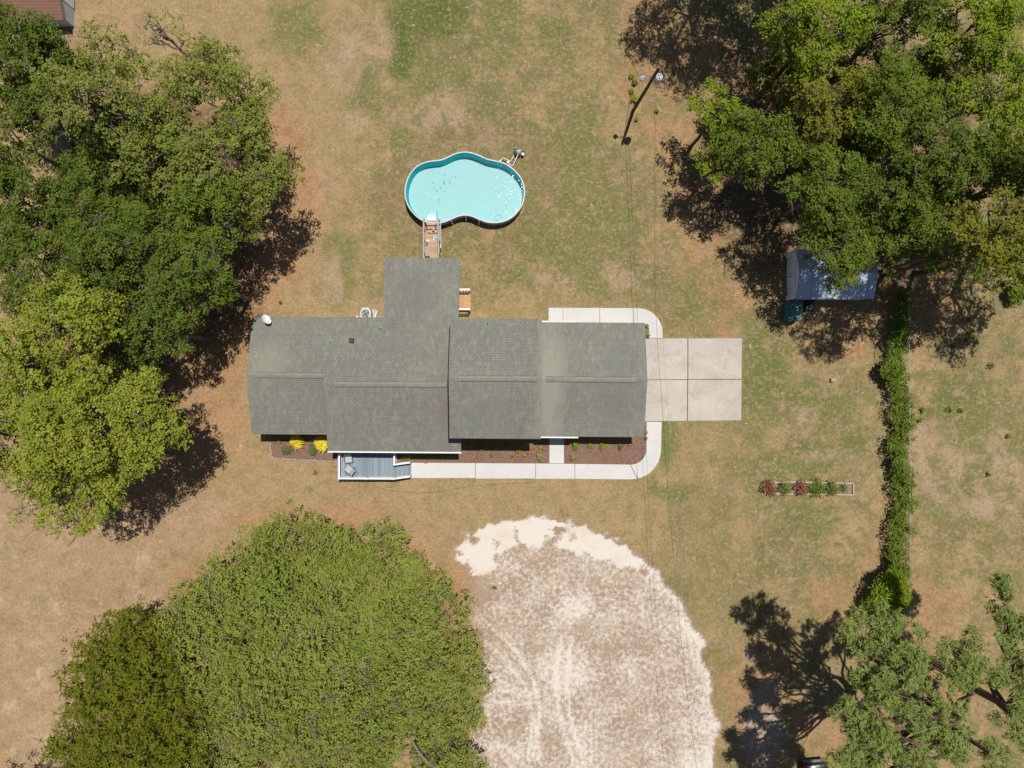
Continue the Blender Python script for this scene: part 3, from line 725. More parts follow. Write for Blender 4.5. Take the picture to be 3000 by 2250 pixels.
def tree(name, label, X, Y, R, zc, rz, kind, group=None, seed=0, leaf=.10, dens=100, nb=None, base=None, dome=False, twigs=10, bark=None, cat='tree', bare=0, spiky=0, lobek=.40, mat=None, lobes=None, nlobe=None):
    rs = np.random.RandomState(seed+100)
    bx, by = base if base else (X + rs.uniform(-.4,.4), Y + rs.uniform(-.4,.4))
    root = thing(name, (bx, by, 0), label, cat, group); O = (bx, by, 0)
    nb = nb or int(40+R*R*4.5); blobs = []
    asp = rs.uniform(.88, 1.12); a2 = rs.rand()*3; amp = [rs.uniform(.04,.10) for _ in range(3)]; ph = rs.rand(3)*6.3
    if lobes is None:
        lobes = []; nl = nlobe or int(7+R*1.1)
        for i in range(nl):
            u = (i+.5)/nl; th = i*2.39996+rs.uniform(-.5,.5)
            if dome: zz = u**.9; rad = math.sqrt(max(0, 1-zz**2.2))
            else: zz = -.35+1.25*u; rad = math.sqrt(max(0, 1-min(1, zz)**2))
            k = 1+amp[0]*math.sin(2*th+ph[0])+amp[1]*math.sin(3*th+ph[1])+amp[2]*math.sin(5*th+ph[2])
            lr = R*lobek*rs.uniform(.75,1.25); rr = max(0, R-lr*.85)*rad*k*rs.uniform(.85,1.05)
            lobes.append((X+rr*math.cos(th), Y+rr*math.sin(th), zc+zz*rz*.8+rs.uniform(-.5,.5), lr))
    per = max(5, int(nb/len(lobes)))
    for (lx, ly, lz, lr) in lobes:
        for i in range(per):
            u = (i+.5)/per; th = i*2.39996+rs.uniform(-.6,.6); zz = -.15+1.1*u; rad = math.sqrt(max(0, 1-min(1, zz)**2))
            br = lr*rs.uniform(.32,.52); rr = (lr-br*.6)*rad*rs.uniform(.8,1.15)
            blobs.append((lx+rr*math.cos(th), ly+rr*math.sin(th), lz+zz*lr*.7+rs.uniform(-.15,.15), br))
    pos, nm, cl = blob_leaves(blobs, dens, rs, size=leaf, spiky=spiky, shell=.7, spray=8)
    if kind == 'pine': leaf_mesh('crown', pos, nm, leaf, cl, rs, mat or LM['pine'], root, O, elong=2.6)
    else: leaf_mesh('crown', pos, nm, leaf, cl, rs, mat or LM[kind], root, O, elong=1.15 if kind != 'cedar' else 1.8)
    tb = MB(O); tr = .05+R*.036
    fork = (bx*.7+X*.3, by*.7+Y*.3, max(1.2, zc-rz*.75)); tb.tube([(bx,by,-.1),(bx,by,.3),((bx+fork[0])/2+.06,(by+fork[1])/2-.05,fork[2]*.55),fork], [tr*1.5,tr*1.1,tr*.95,tr*.8], 9)
    idx = rs.permutation(len(blobs))
    for j in range(min(7+bare, len(blobs))):
        b = blobs[idx[j]]; e = (b[0], b[1], b[2]+(b[3]*.35 if j < bare else 0))
        pts = limb(tb, fork, e, tr*.42, .03, rs, 6, .12)
        for q in range(3):
            s0 = pts[3+q%3]; b2 = blobs[idx[(j*5+q*3+7)%len(blobs)]]
            d = np.array(b2[:3])-np.array(s0); L = np.linalg.norm(d); d = d/L*min(L, R*.4)
            limb(tb, s0, np.array(s0)+d, .05, .015, rs, 4, .15, 4)
    tw = tb
    for j in range(twigs):                       # dead grey twigs poking through the leaves
        b = blobs[rs.randint(len(blobs))]; p = np.array([b[0],b[1],b[2]+b[3]*.6]) + rs.normal(0,.25,3)*[1,1,.3]
        d = rs.normal(0,1,3); d[2] = abs(d[2])*.25+.1; d /= np.linalg.norm(d); L = rs.uniform(.5,1.3)
        pts = limb(tw, p, p+d*L, .028, .010, rs, 4, .15, 4)
        for q in range(3):
            d2 = d + rs.normal(0,.5,3)*[1,1,.3]; d2 /= np.linalg.norm(d2); s0 = pts[1+q%3]; limb(tw, s0, np.array(s0)+d2*L*.45, .016, .008, rs, 2, .1, 4)
    tb.build('trunk', bark or BARKM, root)
    return root

for i, (nm_, lab, px, py, rp, zc, rz, kind, grp) in enumerate(TREES):
    x, y = tpos(px, py, zc); R = rp*.025*(1-zc/50)
    kw = {}
    k2 = kind
    if kind == 'sparse': kw = dict(dens=22, nb=30, twigs=8, lobek=.3); k2 = 'light'
    if kind == 'lightgap': kw = dict(dens=60, bare=5, twigs=26, lobek=.33); k2 = 'light'
    if kind == 'light': kw = dict(dens=80, twigs=14)
    if kind in ('bright', 'bright2'): kw = dict(dens=92, twigs=5, bare=1)
    if grp == RG: kw['bark'] = BARK2
    if zc > 13: kw['base'] = (x+2.4, y+.2)
    tree(nm_, lab, x, y, R, zc, rz, k2, grp, seed=i*3+1, **kw)

# trees outside the frame whose shadows reach into it
ox, oy = 14.2, 28.2
tree('tree','tall tree standing beyond the top edge, throwing leafy shadow on the lawn', ox, oy+.8, 4.6, 10, 2.8, 'mid2', RG, seed=201, dens=45)
tree('tree','tall tree beyond the top edge behind the bright grove trees', 19.5, 30.0, 4.5, 10, 3, 'mid2', RG, seed=202, dens=45)
tree('tree','tall tree beyond the right edge, shading the fence and the top of the hedge', 33.6, 9.0, 3.9, 12, 3, 'mid2', RG, seed=204, dens=45)
tree('tree','tall tree beyond the right edge nearer the top, shading the upper fence', 31.4, 12.2, 3.2, 13, 2.6, 'mid2', RG, seed=205, dens=45)
tree('tree','smaller tree beyond the top edge between the utility pole and the grove', 17.9, 26.2, 3.0, 10, 2.4, 'mid2', RG, seed=206, dens=60)
tree('tree','tree standing below the lower left corner, its leafy shadow on the field', -34.0, -27.6, 2.6, 6, 1.8, 'mid', None, seed=203, dens=45)

# big spreading tree and the cedar at the bottom
rl = np.random.RandomState(8)
OL = [(870,1600,110),(960,1640,110),(790,1640,95),(1150,1650,100),(1060,1650,100),(700,1690,95),(1230,1720,85),(640,1760,100),(1300,1850,100),(560,1830,80),(1340,1960,85),(1320,2070,90),
      (1290,2190,85),(1330,2290,90),(620,1950,110),(600,2080,110),(650,2210,110),(600,2320,110)]
def olobe(px, py, rp, z): return (U(px,z), V(py,z), z, rp*.025*(1-z/50)*1.12)
lob = [olobe(a, b, r, 3.0+rl.uniform(-.5,.6)) for a, b, r in OL]
for k in range(46):
    th = k*2.39996; q = math.sqrt((k+.5)/46)*.86; px = 960+q*360*math.cos(th)+rl.uniform(-25,25); py = 1960+q*360*math.sin(th)+rl.uniform(-25,25)
    lob.append(olobe(px, py, rl.uniform(60,95), 7.3-3.4*q*q+rl.uniform(-.9,.8)))
x, y = tpos(955,1925,4.2)
tree('spreading_oak','huge round spreading tree with grey twigs in the lower left middle', x, y, 10.0, 3.2, 4.6, 'oak', None, seed=301, leaf=.095, dens=72, nb=760, dome=True, twigs=330, bare=14, base=(x+.5,y+.8), cat='tree', lobes=lob)
x, y = tpos(385,2060,3.6)
lob = [olobe(a, b, r, z) for a, b, r, z in [(300,1900,60,3),(360,1850,60,3),(430,1840,70,3.4),(250,1980,55,2.8),(240,2060,50,2.6),(210,2150,50,2.4),(170,2190,35,2),(250,2230,70,3),(330,1980,80,4.2),(420,1930,80,4.4),(500,1880,60,3.6),
        (320,2090,80,5),(420,2040,85,5.4),(500,1990,80,4.8),(560,2040,70,4),(350,2190,85,5),(450,2150,90,5.6),(540,2130,80,4.8),(420,2270,90,5),(520,2250,80,4.6),(300,2310,80,3.6),(210,2280,50,2.4)]]
tree('cedar','olive brown cedar at the lower left beside the huge spreading tree', x, y, 5.3, 2.6, 4.2, 'cedar', None, seed=302, leaf=.11, dens=56, nb=200, dome=True, twigs=8, spiky=.8, cat='tree', lobes=lob)

# pines lower right
def pine(label, bx, by, tips, seed, ztop):
    rs = np.random.RandomState(seed); root = thing('pine_tree', (bx,by,0), label, 'tree', 'pines in the lower right corner'); O = (bx,by,0)
    tb = MB(O); top = (bx+.5, by+.3, ztop); tb.tube([(bx,by,-.1),(bx+.05,by,.4),(bx+.15,by+.1,ztop*.5),top], [.42,.33,.26,.1], 10)
    blobs = []
    for (x, y, z, r) in tips:
        h = min(z-.8, ztop-.5)*rs.uniform(.72,.9); s0 = (bx+.15+.35*h/ztop, by+.1+.2*h/ztop, h)
        pts = limb(tb, s0, (x,y,z-.1), .14, .045, rs, 6, .10, 6)
        n = int(5+r*r*3.2)
        for k in range(n):
            a = rs.rand()*6.28; q = r*math.sqrt(rs.rand())*.95
            b = (x+q*math.cos(a), y+q*math.sin(a), z+rs.uniform(-.5,.5), rs.uniform(.38,.62)); blobs.append(b)
            if k % 2 == 0: limb(tb, pts[3+rs.randint(4)], b[:3], .04, .015, rs, 3, .1, 4)
    pos, nm, cl = blob_leaves(blobs, 130, rs, shell=.3, flat=.8, spiky=.25, size=.07, spray=6)
    leaf_mesh('crown', pos, nm, .085, cl, rs, LM['pine'], root, O, elong=2.6); tb.build('trunk', BARK2, root)
def tip(px, py, rp, z): return (U(px,z), V(py,z), z, rp*.025*(1-z/50))
pine('large pine beside the end of the hedge, throwing its branching shadow left', 25.8, -20.6,
     [tip(2540,1820,75,12.5), tip(2640,1880,85,13), tip(2760,1930,85,13), tip(2560,1960,70,12), tip(2640,2010,85,13), tip(2740,2090,75,12.5),
      tip(2480,2080,40,11), tip(2530,2130,55,11), tip(2640,2190,90,12), tip(2780,2180,80,12), tip(2500,1870,50,12), tip(2850,1890,40,12.5), tip(2870,1960,45,12),
      tip(2700,1990,55,11), tip(2620,2250,70,11), tip(2900,2210,50,11), tip(2580,2060,50,10.5), tip(2440,2300,70,10), tip(2500,2400,80,11), tip(2600,2380,80,11), tip(2480,2220,55,11), tip(2550,2310,75,11), tip(2660,2330,85,12), tip(2430,2390,55,11), tip(2400,2300,35,10.5)], 401, 12.5)
pine('pine at the right edge with curved trunk shadow on the lawn', 29.8, -19.8,
     [tip(2935,1720,30,11), tip(2950,1800,42,11), tip(2990,1870,45,11.5), tip(2975,1960,50,11.5), tip(2995,2050,60,11.5), tip(2960,2110,40,11), tip(3060,1950,80,12), tip(3040,2180,60,11), tip(3080,1800,70,12)], 402, 12)

# ------------------------------------------------------------------ hedge, bushes and shrubs
def shrub(name, label, X, Y, R, H, kind, group=None, seed=0, leaf=.09, dens=60, nb=9, cat='shrub', elong=1.2, stems=True, z0=0.03):
    rs = np.random.RandomState(seed+900); root = thing(name, (X,Y,z0), label, cat, group); O = (X,Y,z0); blobs = []
    for i in range(nb):
        a = i*2.4+rs.rand(); q = R*.62*math.sqrt((i+.3)/nb); br = R*rs.uniform(.32,.48)
        blobs.append((X+q*math.cos(a), Y+q*math.sin(a), z0+H*(.85-.45*(q/R))-br*.3+rs.uniform(-.03,.03), br))
    pos, nm, cl = blob_leaves(blobs, dens, rs, size=leaf*.6, shell=.5, flat=.8)
    leaf_mesh('leaves', pos, nm, leaf, cl, rs, LM[kind], root, O, elong=elong)
    if stems:
        m_ = MB(O)
        for b in blobs[:6]: m_.tube([(X,Y,z0-.04), ((X+b[0])/2,(Y+b[1])/2,z0+H*.3), b[:3]], [.03,.02,.01], 5)
        m_.build('stems', BARK, root)
    return root
# hedge grown along the fence
cl_ = [(2640,850),(2632,950),(2633,1040),(2630,1110),(2634,1175),(2640,1254),(2642,1349),(2634,1428),(2638,1507),(2643,1586),(2632,1650),(2622,1715)]
rs = np.random.RandomState(55); blobs = []
for i in range(len(cl_)-1):
    (a, b), (c, d) = cl_[i], cl_[i+1]; L = math.hypot(c-a, d-b); n = int(L/3.8)
    for k in range(n):
        t = (k+rs.rand())/n; w_ = 36 if 1050 < b+(d-b)*t < 1330 else 28
        w_ *= .25+1.15*float(fbm(np.array([t*2.+i*1.7]),np.array([3.]),1.0,5,2)[0])
        blobs.append((U(a+(c-a)*t+rs.uniform(-w_,w_)+5+8*math.sin(i*1.9+t*2), 1.0), V(b+(d-b)*t, 1.0), rs.uniform(.5,1.25), rs.uniform(.22,.5)))
O = (U(2636,0), V(1300), 0)
hedge = thing('hedge', O, 'long narrow overgrown hedge running down beside the wire fence', 'hedge')
pos, nm, cl = blob_leaves(blobs, 110, rs, size=.08, shell=.5, spray=6); leaf_mesh('leaves', pos, nm, .09, cl, rs, LM['hedge'], hedge, O)
m_ = MB(O); m_.tube([(U(a), V(b), .03) for a, b in cl_], .035, 5)
for b in blobs[::6]: m_.tube([(b[0],b[1],-.05),(b[0]+.05,b[1],b[2]*.6),(b[0]-.05,b[1]+.05,b[2])], [.03,.025,.012], 5)
m_.build('stems', BARK, hedge)
def bigbush(label, px, py, rp, z, H, kind, seed, grp=None):
    x, y = U(px,z), V(py,z); return shrub('bush', label, x, y, rp*.025*(1-z/50), H, kind, grp, seed, leaf=.10, dens=80, nb=26, cat='bush')
bigbush('big bright green bush at the lower end of the hedge above the large pine', 2622, 1745, 72, 2.2, 3.0, 'bright2', 1)
bigbush('leafy mid green bush joining the hedge end to the big bright bush', 2640, 1680, 40, 1.6, 2.2, 'hedge', 11)
bigbush('dark green bush on the left flank of the big bright bush', 2555, 1768, 32, 1.0, 1.4, 'mid2', 2)
bigbush('low bright bush at the bottom edge left of the large pine', 2555, 2225, 42, 1.2, 1.8, 'bright2', 3)
bigbush('leafy green bush at the top end of the hedge by the fence shade', 2625, 1080, 40, 1.6, 2.2, 'hedge', 4)
bigbush('bushy undergrowth below the large pine crown', 2560, 2000, 40, 1.0, 1.6, 'mid2', 5)
bigbush('small bush at the right edge below the grove', 2985, 860, 32, 1.0, 1.3, 'bright2', 6)
shrub('vine', 'leafy vine plant at the foot of the utility pole, lower clump', U(1857), V(293), .38, .5, 'lime', 'vines by the pole', 7, cat='plant')
shrub('vine', 'leafy vine plant left of the utility pole, middle clump', U(1849), V(270), .26, .4, 'lime', 'vines by the pole', 8, cat='plant')
shrub('vine', 'small leafy vine plant nearest the guy wire anchor', U(1848), V(226), .2, .35, 'lime', 'vines by the pole', 9, cat='plant')
shrub('vine', 'dark leafy vine plant between the other vines and the pole shade', U(1858), V(245), .22, .35, 'mid2', 'vines by the pole', 10, cat='plant')
# bed planting: name, label, px, py, rpx, H, kind
BED = [
 ('shrub','yellow shrub in the west bed, the left one of two',869,1292,21,.6,'yellow'),
 ('shrub','yellow shrub in the west bed beside the porch roof edge',945,1299,24,.65,'yellow'),
 ('shrub','grey green juniper below the left yellow shrub',841,1318,17,.4,'juniper'),
 ('shrub','grey green juniper below the right yellow shrub',915,1317,16,.4,'juniper'),
 ('shrub','small bright green shrub at the left end of the west bed',818,1292,9,.4,'lime'),
 ('shrub','bright green shrub right beside the porch',1191,1337,15,.55,'lime'),
 ('shrub','dark green shrub second from the porch in the long bed',1226,1331,13,.5,'hedge'),
 ('shrub','dark green shrub in the middle of the row in the eave shade',1262,1331,12,.5,'hedge'),
 ('shrub','dark green shrub at the right end of the row under the white gutter',1304,1331,13,.5,'hedge'),
 ('shrub','shaded green shrub first in the row under the tall gable',1377,1304,10,.5,'hedge'),
 ('shrub','shaded green shrub second in the row under the tall gable',1411,1307,14,.55,'hedge'),
 ('shrub','shaded green shrub third in the row under the tall gable',1447,1306,11,.5,'hedge'),
 ('shrub','shaded green shrub fourth in the row under the tall gable',1482,1306,13,.55,'hedge'),
 ('shrub','shaded bushy shrub last in the row under the tall gable',1515,1307,15,.6,'hedge'),
 ('shrub','large bright green shrub left in the garage bed',1688,1307,14,.55,'lime'),
 ('shrub','smallest lime green shrub in the garage bed',1730,1306,8.5,.35,'lime'),
 ('shrub','round lime green shrub in the middle of the garage bed',1767,1306,12,.4,'lime'),
 ('shrub','dark green shrub at the right of the garage bed',1819,1309,10,.4,'hedge'),
 ('ornamental_grass','tuft of pale grass left of the stub path',1582,1337,10,.4,'grass'),
 ('ornamental_grass','tuft of pale grass right of the stub path',1680,1337,11,.4,'grass'),
 ('shrub','small yellow green plant above the left grass tuft',1584,1311,6,.25,'lime'),
 ('shrub','leafy plant at the garage corner beside the back path bend',1896,954,6,.35,'lime'),
 ('shrub','leafy plant at the garage corner just above the driveway',1899,983,7,.35,'lime'),
 ('shrub','tiny green plant beside the front path below the driveway',1892,1285,5,.2,'juniper'),
 ('shrub','low green sprig at the bottom edge of the long bed',1522,1323,7,.15,'lime'),
 ('shrub','low green sprig left in the long bed',1440,1336,6,.12,'juniper'),
 ('shrub','low green sprig below the shaded row',1500,1336,6,.12,'juniper'),
]
for i, (nm_, lab, px, py, rp, H, kd) in enumerate(BED):
    ng = nm_ == 'ornamental_grass'
    shrub(nm_, lab, U(px,H*.6), V(py,H*.6), rp*.028, H, kd, 'plants in the flower beds', 20+i, leaf=.09 if ng or kd=='yellow' else .06, dens=60 if ng else 150, nb=8, elong=2.6 if ng or kd == 'yellow' else 1.2)
FL = [(1370,1324,'lowest left of the shaded row'),(1410,1320,'below the second shaded shrub'),(1536,1332,'the larger one right of the shaded row'),(1515,1333.5,'just left of the larger orange flower'),
      (1510,1341,'nearest the path below the shaded row'),(1559,1325.5,'between the shaded row and the stub path'),(1557,1313,'above the middle flower near the stub path'),(1593,1316,'right of the small yellow green plant'),
      (1582,1322,'just above the left grass tuft'),(1667,1298,'beside the large bright green shrub'),(1844,1302.5,'at the right end of the garage bed'),(1891,1266,'beside the front path under the driveway'),
      (1395,1350,'at the edge of the front path joint'),(1248,1354,'at the porch end of the front path'),(1270,1342,'under the white gutter')]
for i, (px, py, wh) in enumerate(FL):
    X, Y = U(px), V(py); r0 = .11 if i == 2 else .075; rs = np.random.RandomState(i+77)
    root = thing('flower', (X,Y,.03), 'orange flower '+wh, 'flower', 'orange flowers in the beds'); O = (X,Y,.03)
    pos, nm, cl = blob_leaves([(X,Y,.22,r0)], 700, rs, size=.02, flat=.6); leaf_mesh('blossom', pos, nm, .05, cl, rs, LM['flower'], root, O)
    pos, nm, cl = blob_leaves([(X+.04,Y-.02,.1,r0*1.4)], 300, rs, size=.02, flat=.5); leaf_mesh('foliage', pos, nm, .06, cl, rs, LM['juniper'], root, O, elong=2)
# edging stones round the west bed
M_STONE = simple('edging_stone', (.36,.31,.26), .9, .25, 4, bump=.3)
edge = [(793,1298),(795,1325),(798,1338),(811,1344),(860,1346),(920,1349),(990,1353)]
seg = []; tot = 0
for i in range(len(edge)-1): L = math.dist(edge[i], edge[i+1]); seg.append((tot, L, edge[i], edge[i+1])); tot += L
st0 = None; n = 25; rnd = random.Random(3)
for i in range(n):
    d = (i+.5)/n*tot; s_ = [q for q in seg if q[0] <= d][-1]; t = (d-s_[0])/s_[1]; a, b = s_[2], s_[3]
    px, py = a[0]+(b[0]-a[0])*t, a[1]+(b[1]-a[1])*t; ang = math.atan2(-(b[1]-a[1]), b[0]-a[0])
    if st0 is None:
        m_ = MB(); m_.rbox((0,0,.04), (.20,.11,.13), bev=.025); o = m_.build('edging_stone', M_STONE, None); st0 = o
        tag(o, 'pale stone of the edging round the mulch bed left of the porch', 'stone', 'edging stones round the west bed')
    else:
        o = st0.copy(); COL.objects.link(o)
    o.location = (U(px), V(py), rnd.uniform(-.01,.02)); o.rotation_euler = (0,0,ang+rnd.uniform(-.15,.15)); k = rnd.uniform(.8,1.12); o.scale = (k,k,1)

# timber planter by the hedge
M_TIMB = simple('weathered_timber', (.42,.34,.27), .9, .2, 3, bump=.3)
pl = thing('planter_border', (U(2367),V(1430),0), 'weathered timber frame of the long narrow shrub bed near the hedge', 'planter'); O = tuple(pl.location)
for a, b in (((2235,1414),(2330,1411)),((2333,1412),(2497,1415)),((2265,1446),(2335,1446.5)),((2338,1447),(2497,1449)),((2236,1415),(2240,1446)),((2498,1416),(2498,1448))):
    m_ = MB(O); m_.beam((U(a[0]),V(a[1]),.08), (U(b[0]),V(b[1]),.08), .09, .14); m_.build('timber', M_TIMB, pl)
m_ = MB(); m_.prism(pxpoly([(2238,1416),(2496,1418),(2496,1446),(2240,1444)]), -.05, .03); m_.build('planter_soil', simple('pale_soil', (.23,.17,.125), .95, .35, 5), None, label='pale soil inside the timber frame near the hedge', cat='soil', kind='structure')
for i, (px, rp, kd, lab) in enumerate([(2255,20,'russet','red and green shrub at the left end of the timber bed'),(2300,18,'hedge','low green shrub second from the left in the timber bed'),
        (2349,20,'russet','russet brown shrub in the middle of the timber bed'),(2393,22,'mid','tallest dark green shrub in the timber bed'),(2437,20,'mid','dark green shrub second from the right in the timber bed'),(2478,11,'juniper','thin grey green shrub at the right end of the timber bed')]):
    shrub('shrub', lab, U(px,.5), V(1430,.5), rp*.036, .8 if i != 5 else .5, kd, 'shrubs in the timber bed', 60+i, leaf=.08, dens=60 if i != 5 else 30, nb=12)
# lone weeds on the lawns
for i, (px, py, r, wh) in enumerate([(2838,937,11,'brightest, below the grove shadow on the right lawn'),(2835,974,6,'second below the grove shadow on the right lawn'),(2828,997,6,'third below the grove shadow on the right lawn'),
        (2790,1013,6,'left of the others on the right lawn near the hedge shade'),(2899,1071,14,'largest and dark, alone on the right lawn'),(2700,1201,10,'right of the hedge in the middle of the lawn'),(2777,1200,14,'wide one on the right lawn'),
        (2892,1390,8,'lowest one at the right edge of the lawn'),(2950,1278,7,'near the right edge beside the grass path'),(2811,1203,7,'right of the wide one'),(2692,1232,9,'against the middle of the hedge'),(1924,328,6,'under the service wires by the pole'),
        (1863,352,6,'at the foot of the pole shadow'),(823,886,4,'left of the rear wing on the lawn'),(925,1385,6,'below the west bed on the front lawn'),(1450,1720,8,'below the white band of sand')]):
    shrub('weed', 'green weed clump '+wh, U(px), V(py), r*.025, .25, 'hedge', 'weeds on the lawns', 120+i, leaf=.09, dens=60, nb=6, cat='weed', stems=False, z0=0)

# ------------------------------------------------------------------ wire fence beside the hedge
M_GALV = simple('galvanised_steel', (.33,.335,.34), .45, .15, 4, metal=.4)
FX = U(2665,1.2)
fen = thing('wire_fence', (FX, -5, 0), 'grey wire fence with a steel top rail running along the right side of the hedge', 'fence'); O = tuple(fen.location)
m_ = MB(O); m_.tube([(FX-.05,9.5,1.2),(FX,0,1.2),(FX+.02,-8,1.2),(FX+.06,-16.5,1.2)], .026, 6); m_.build('top_rail', M_GALV, fen)
for k in range(10):
    m_ = MB(O); yy = 9.3-k*2.85; m_.tube([(FX,yy,-.1),(FX,yy,1.24)], .035, 8); m_.build('post', M_GALV, fen)
m_ = MB(O)
for k in range(60):
    yy = 9.4-k*.44
    m_.beam((FX,yy,.02),(FX,yy-.44,1.17),.006,.006); m_.beam((FX,yy-.44,.02),(FX,yy,1.17),.006,.006)
for zz in (.1,.45,.8): m_.beam((FX,9.4,zz),(FX+.03,-16.5,zz),.006,.006)
m_.build('wire_mesh', M_GALV, fen)

# ------------------------------------------------------------------ pool
PL = [(1090,120),(1200,135),(1300,172),(1400,215),(1500,240),(1600,262),(1700,308),(1795,382),(1868,470),(1910,560),(1927,660),(1918,760),(1892,850),(1840,935),(1770,1010),(1680,1065),(1585,1092),(1490,1099),
      (1400,1088),(1300,1052),(1200,1010),(1110,994),(1020,1006),(925,1042),(825,1085),(735,1104),(640,1104),(540,1080),(430,1012),(355,930),(305,850),(278,760),(270,660),(285,560),(322,460),(382,370),(465,300),(565,260),(680,242),(780,228),(870,190),(970,143)]
RZ = .95
ring = [(U(1130+a/4.74, RZ), V(420+b/4.74, RZ)) for a, b in PL]
def catmull(pts, k=5):
    out = []; n = len(pts)
    for i in range(n):
        p0, p1, p2, p3 = [np.array(pts[(i+j) % n]) for j in (-1,0,1,2)]
        for q in range(k):
            t = q/k; out.append(tuple(.5*((2*p1)+(-p0+p2)*t+(2*p0-5*p1+4*p2-p3)*t*t+(-p0+3*p1-3*p2+p3)*t**3)))
    return out
ring = catmull(ring, 4)[::-1]   # counter-clockwise
nR = len(ring)
def offs(pts, d):
    out = []; n = len(pts)
    for i in range(n):
        a = Vector(pts[i-1]); b = Vector(pts[(i+1) % n]); t = (b-a).normalized(); out.append((pts[i][0]+t.y*d, pts[i][1]-t.x*d))
    return out
pool = thing('swimming_pool', (U(1362,0),V(550,0),0), 'peanut shaped above ground swimming pool full of pale turquoise water', 'swimming pool'); O = tuple(pool.location)
def wallstrip(r1, z1, r2, z2, mb, flip=False):
    n = len(r1); vs = [(x,y,z1) for x,y in r1]+[(x,y,z2) for x,y in r2]
    mb.add(vs, [((i,(i+1)%n,n+(i+1)%n,n+i) if not flip else (i,n+i,n+(i+1)%n,(i+1)%n)) for i in range(n)], True)
M_PWALL = simple('grey_pool_wall', (.30,.31,.34), .5, .08, 2, .4)
m_ = MB(O); wallstrip(offs(ring,.0), 0, offs(ring,.0), RZ-.03, m_); m_.build('pool_wall', M_PWALL, pool)
M_RIM = simple('pool_rim', (.50,.48,.50), .5, .08, 3)
m_ = MB(O); wallstrip(offs(ring,.045), RZ-.04, offs(ring,.045), RZ, m_); wallstrip(offs(ring,.045), RZ, offs(ring,-.035), RZ, m_); wallstrip(offs(ring,-.035), RZ, offs(ring,-.035), RZ-.05, m_); m_.build('rim', M_RIM, pool)
def linermat():
    m, nt, nd, lk = newmat('pool_liner'); v = objvec(nt)
    geo = N(nt, 'ShaderNodeNewGeometry'); sx = N(nt, 'ShaderNodeSeparateXYZ'); lk.new(geo.outputs['Normal'], sx.inputs[0])
    up = ramp(nt, sx.outputs['Z'], .3, .7)
    fl = mixc(nt, noise(nt, v, 9, 3, .8), (.29,.46,.47), (.37,.53,.53))
    fl = mixc(nt, ramp(nt, noise(nt, v, 7, 3, .8, 1.2), .5, .62, 0, .5), fl, (.42,.56,.55))
    fl = mixc(nt, ramp(nt, noise(nt, v, 15, 2, .7), .45, .7, 0, .35), fl, (.46,.56,.55))
    fl = mixc(nt, ramp(nt, noise(nt, v, 1.3, 4), .5, .8, 0, .25), fl, (.24,.42,.42))
    wl = mixc(nt, noise(nt, v, 8, 3, .8), (.0,.42,.52), (.01,.52,.60))
    finish(nt, mixc(nt, up, wl, fl), .6, None, spec=.1); return m
M_LINER = linermat()
inner = offs(ring, -.03); deep = offs(ring, -.14)
m_ = MB(O); wallstrip(inner, RZ-.02, deep, .12, m_, True); vs = [(x,y,.12) for x,y in deep]; m_.add(vs, [tuple(range(nR))])
m_.build('liner', M_LINER, pool)
# dark leaves and marks on the pool floor
mk = MB(O)
for a, b, l, an in [(813,530,48,80),(800,550,20,20),(890,535,60,88),(820,430,20,80),(970,455,14,30),(925,462,10,0),(660,545,30,-50),(760,615,40,-70),(690,640,12,0),(825,660,24,90),(610,605,8,0),(645,610,10,0),
                    (700,665,12,10),(745,775,28,10),(730,808,26,20),(625,770,12,0),(820,570,18,10),(720,660,16,-50),(860,605,8,0),(615,480,10,70),(525,605,10,90),(665,785,8,0)]:
    x, y = U(1130+a/4.74,.2), V(420+b/4.74,.2); L = l/4.74*.025; d = Vector((math.cos(math.radians(an)),math.sin(math.radians(an)),0))*L*.5
    mk.beam(Vector((x,y,.135))-d, Vector((x,y,.135))+d, .045, .012)
mk.build('pool_floor_debris', simple('wet_leaf', (.08,.30,.28), .8), pool)
m_ = MB(O); pts = [(U(1130+1565/4.74,.2)+.23*math.cos(t*.33), V(420+1030/4.74,.2)+.2*math.sin(t*.33), .15) for t in range(17)]; m_.tube(pts, .012, 5); m_.build('drain_hose', simple('drain_ring', (.2,.5,.45), .7), pool)
def watermat():
    m, nt, nd, lk = newmat('pool_water'); v = objvec(nt)
    a = noise(nt, v, 7.5, 3, .6, .4); b = noise(nt, v, 1.6, 2)
    h = math_(nt, 'ADD', math_(nt, 'MULTIPLY', a, .5), math_(nt, 'MULTIPLY', b, 1.0))
    bp = N(nt, 'ShaderNodeBump'); bp.inputs['Strength'].default_value = 1.0; bp.inputs['Distance'].default_value = .011; lk.new(h, bp.inputs['Height'])
    tr = N(nt, 'ShaderNodeBsdfTransparent'); tr.inputs[0].default_value = (.90,.995,1.0,1)
    gl = N(nt, 'ShaderNodeBsdfGlossy'); gl.inputs['Roughness'].default_value = .08; lk.new(bp.outputs[0], gl.inputs['Normal'])
    fr = N(nt, 'ShaderNodeFresnel'); fr.inputs['IOR'].default_value = 1.33; lk.new(bp.outputs[0], fr.inputs['Normal'])
    mx = N(nt, 'ShaderNodeMixShader'); lk.new(fr.outputs[0], mx.inputs[0]); lk.new(tr.outputs[0], mx.inputs[1]); lk.new(gl.outputs[0], mx.inputs[2])
    out = N(nt, 'ShaderNodeOutputMaterial'); lk.new(mx.outputs[0], out.inputs[0]); return m
m_ = MB(O); wr = offs(ring,-.045); m_.add([(x,y,RZ-.1) for x,y in wr], [tuple(range(nR))]); m_.build('water', watermat(), pool)
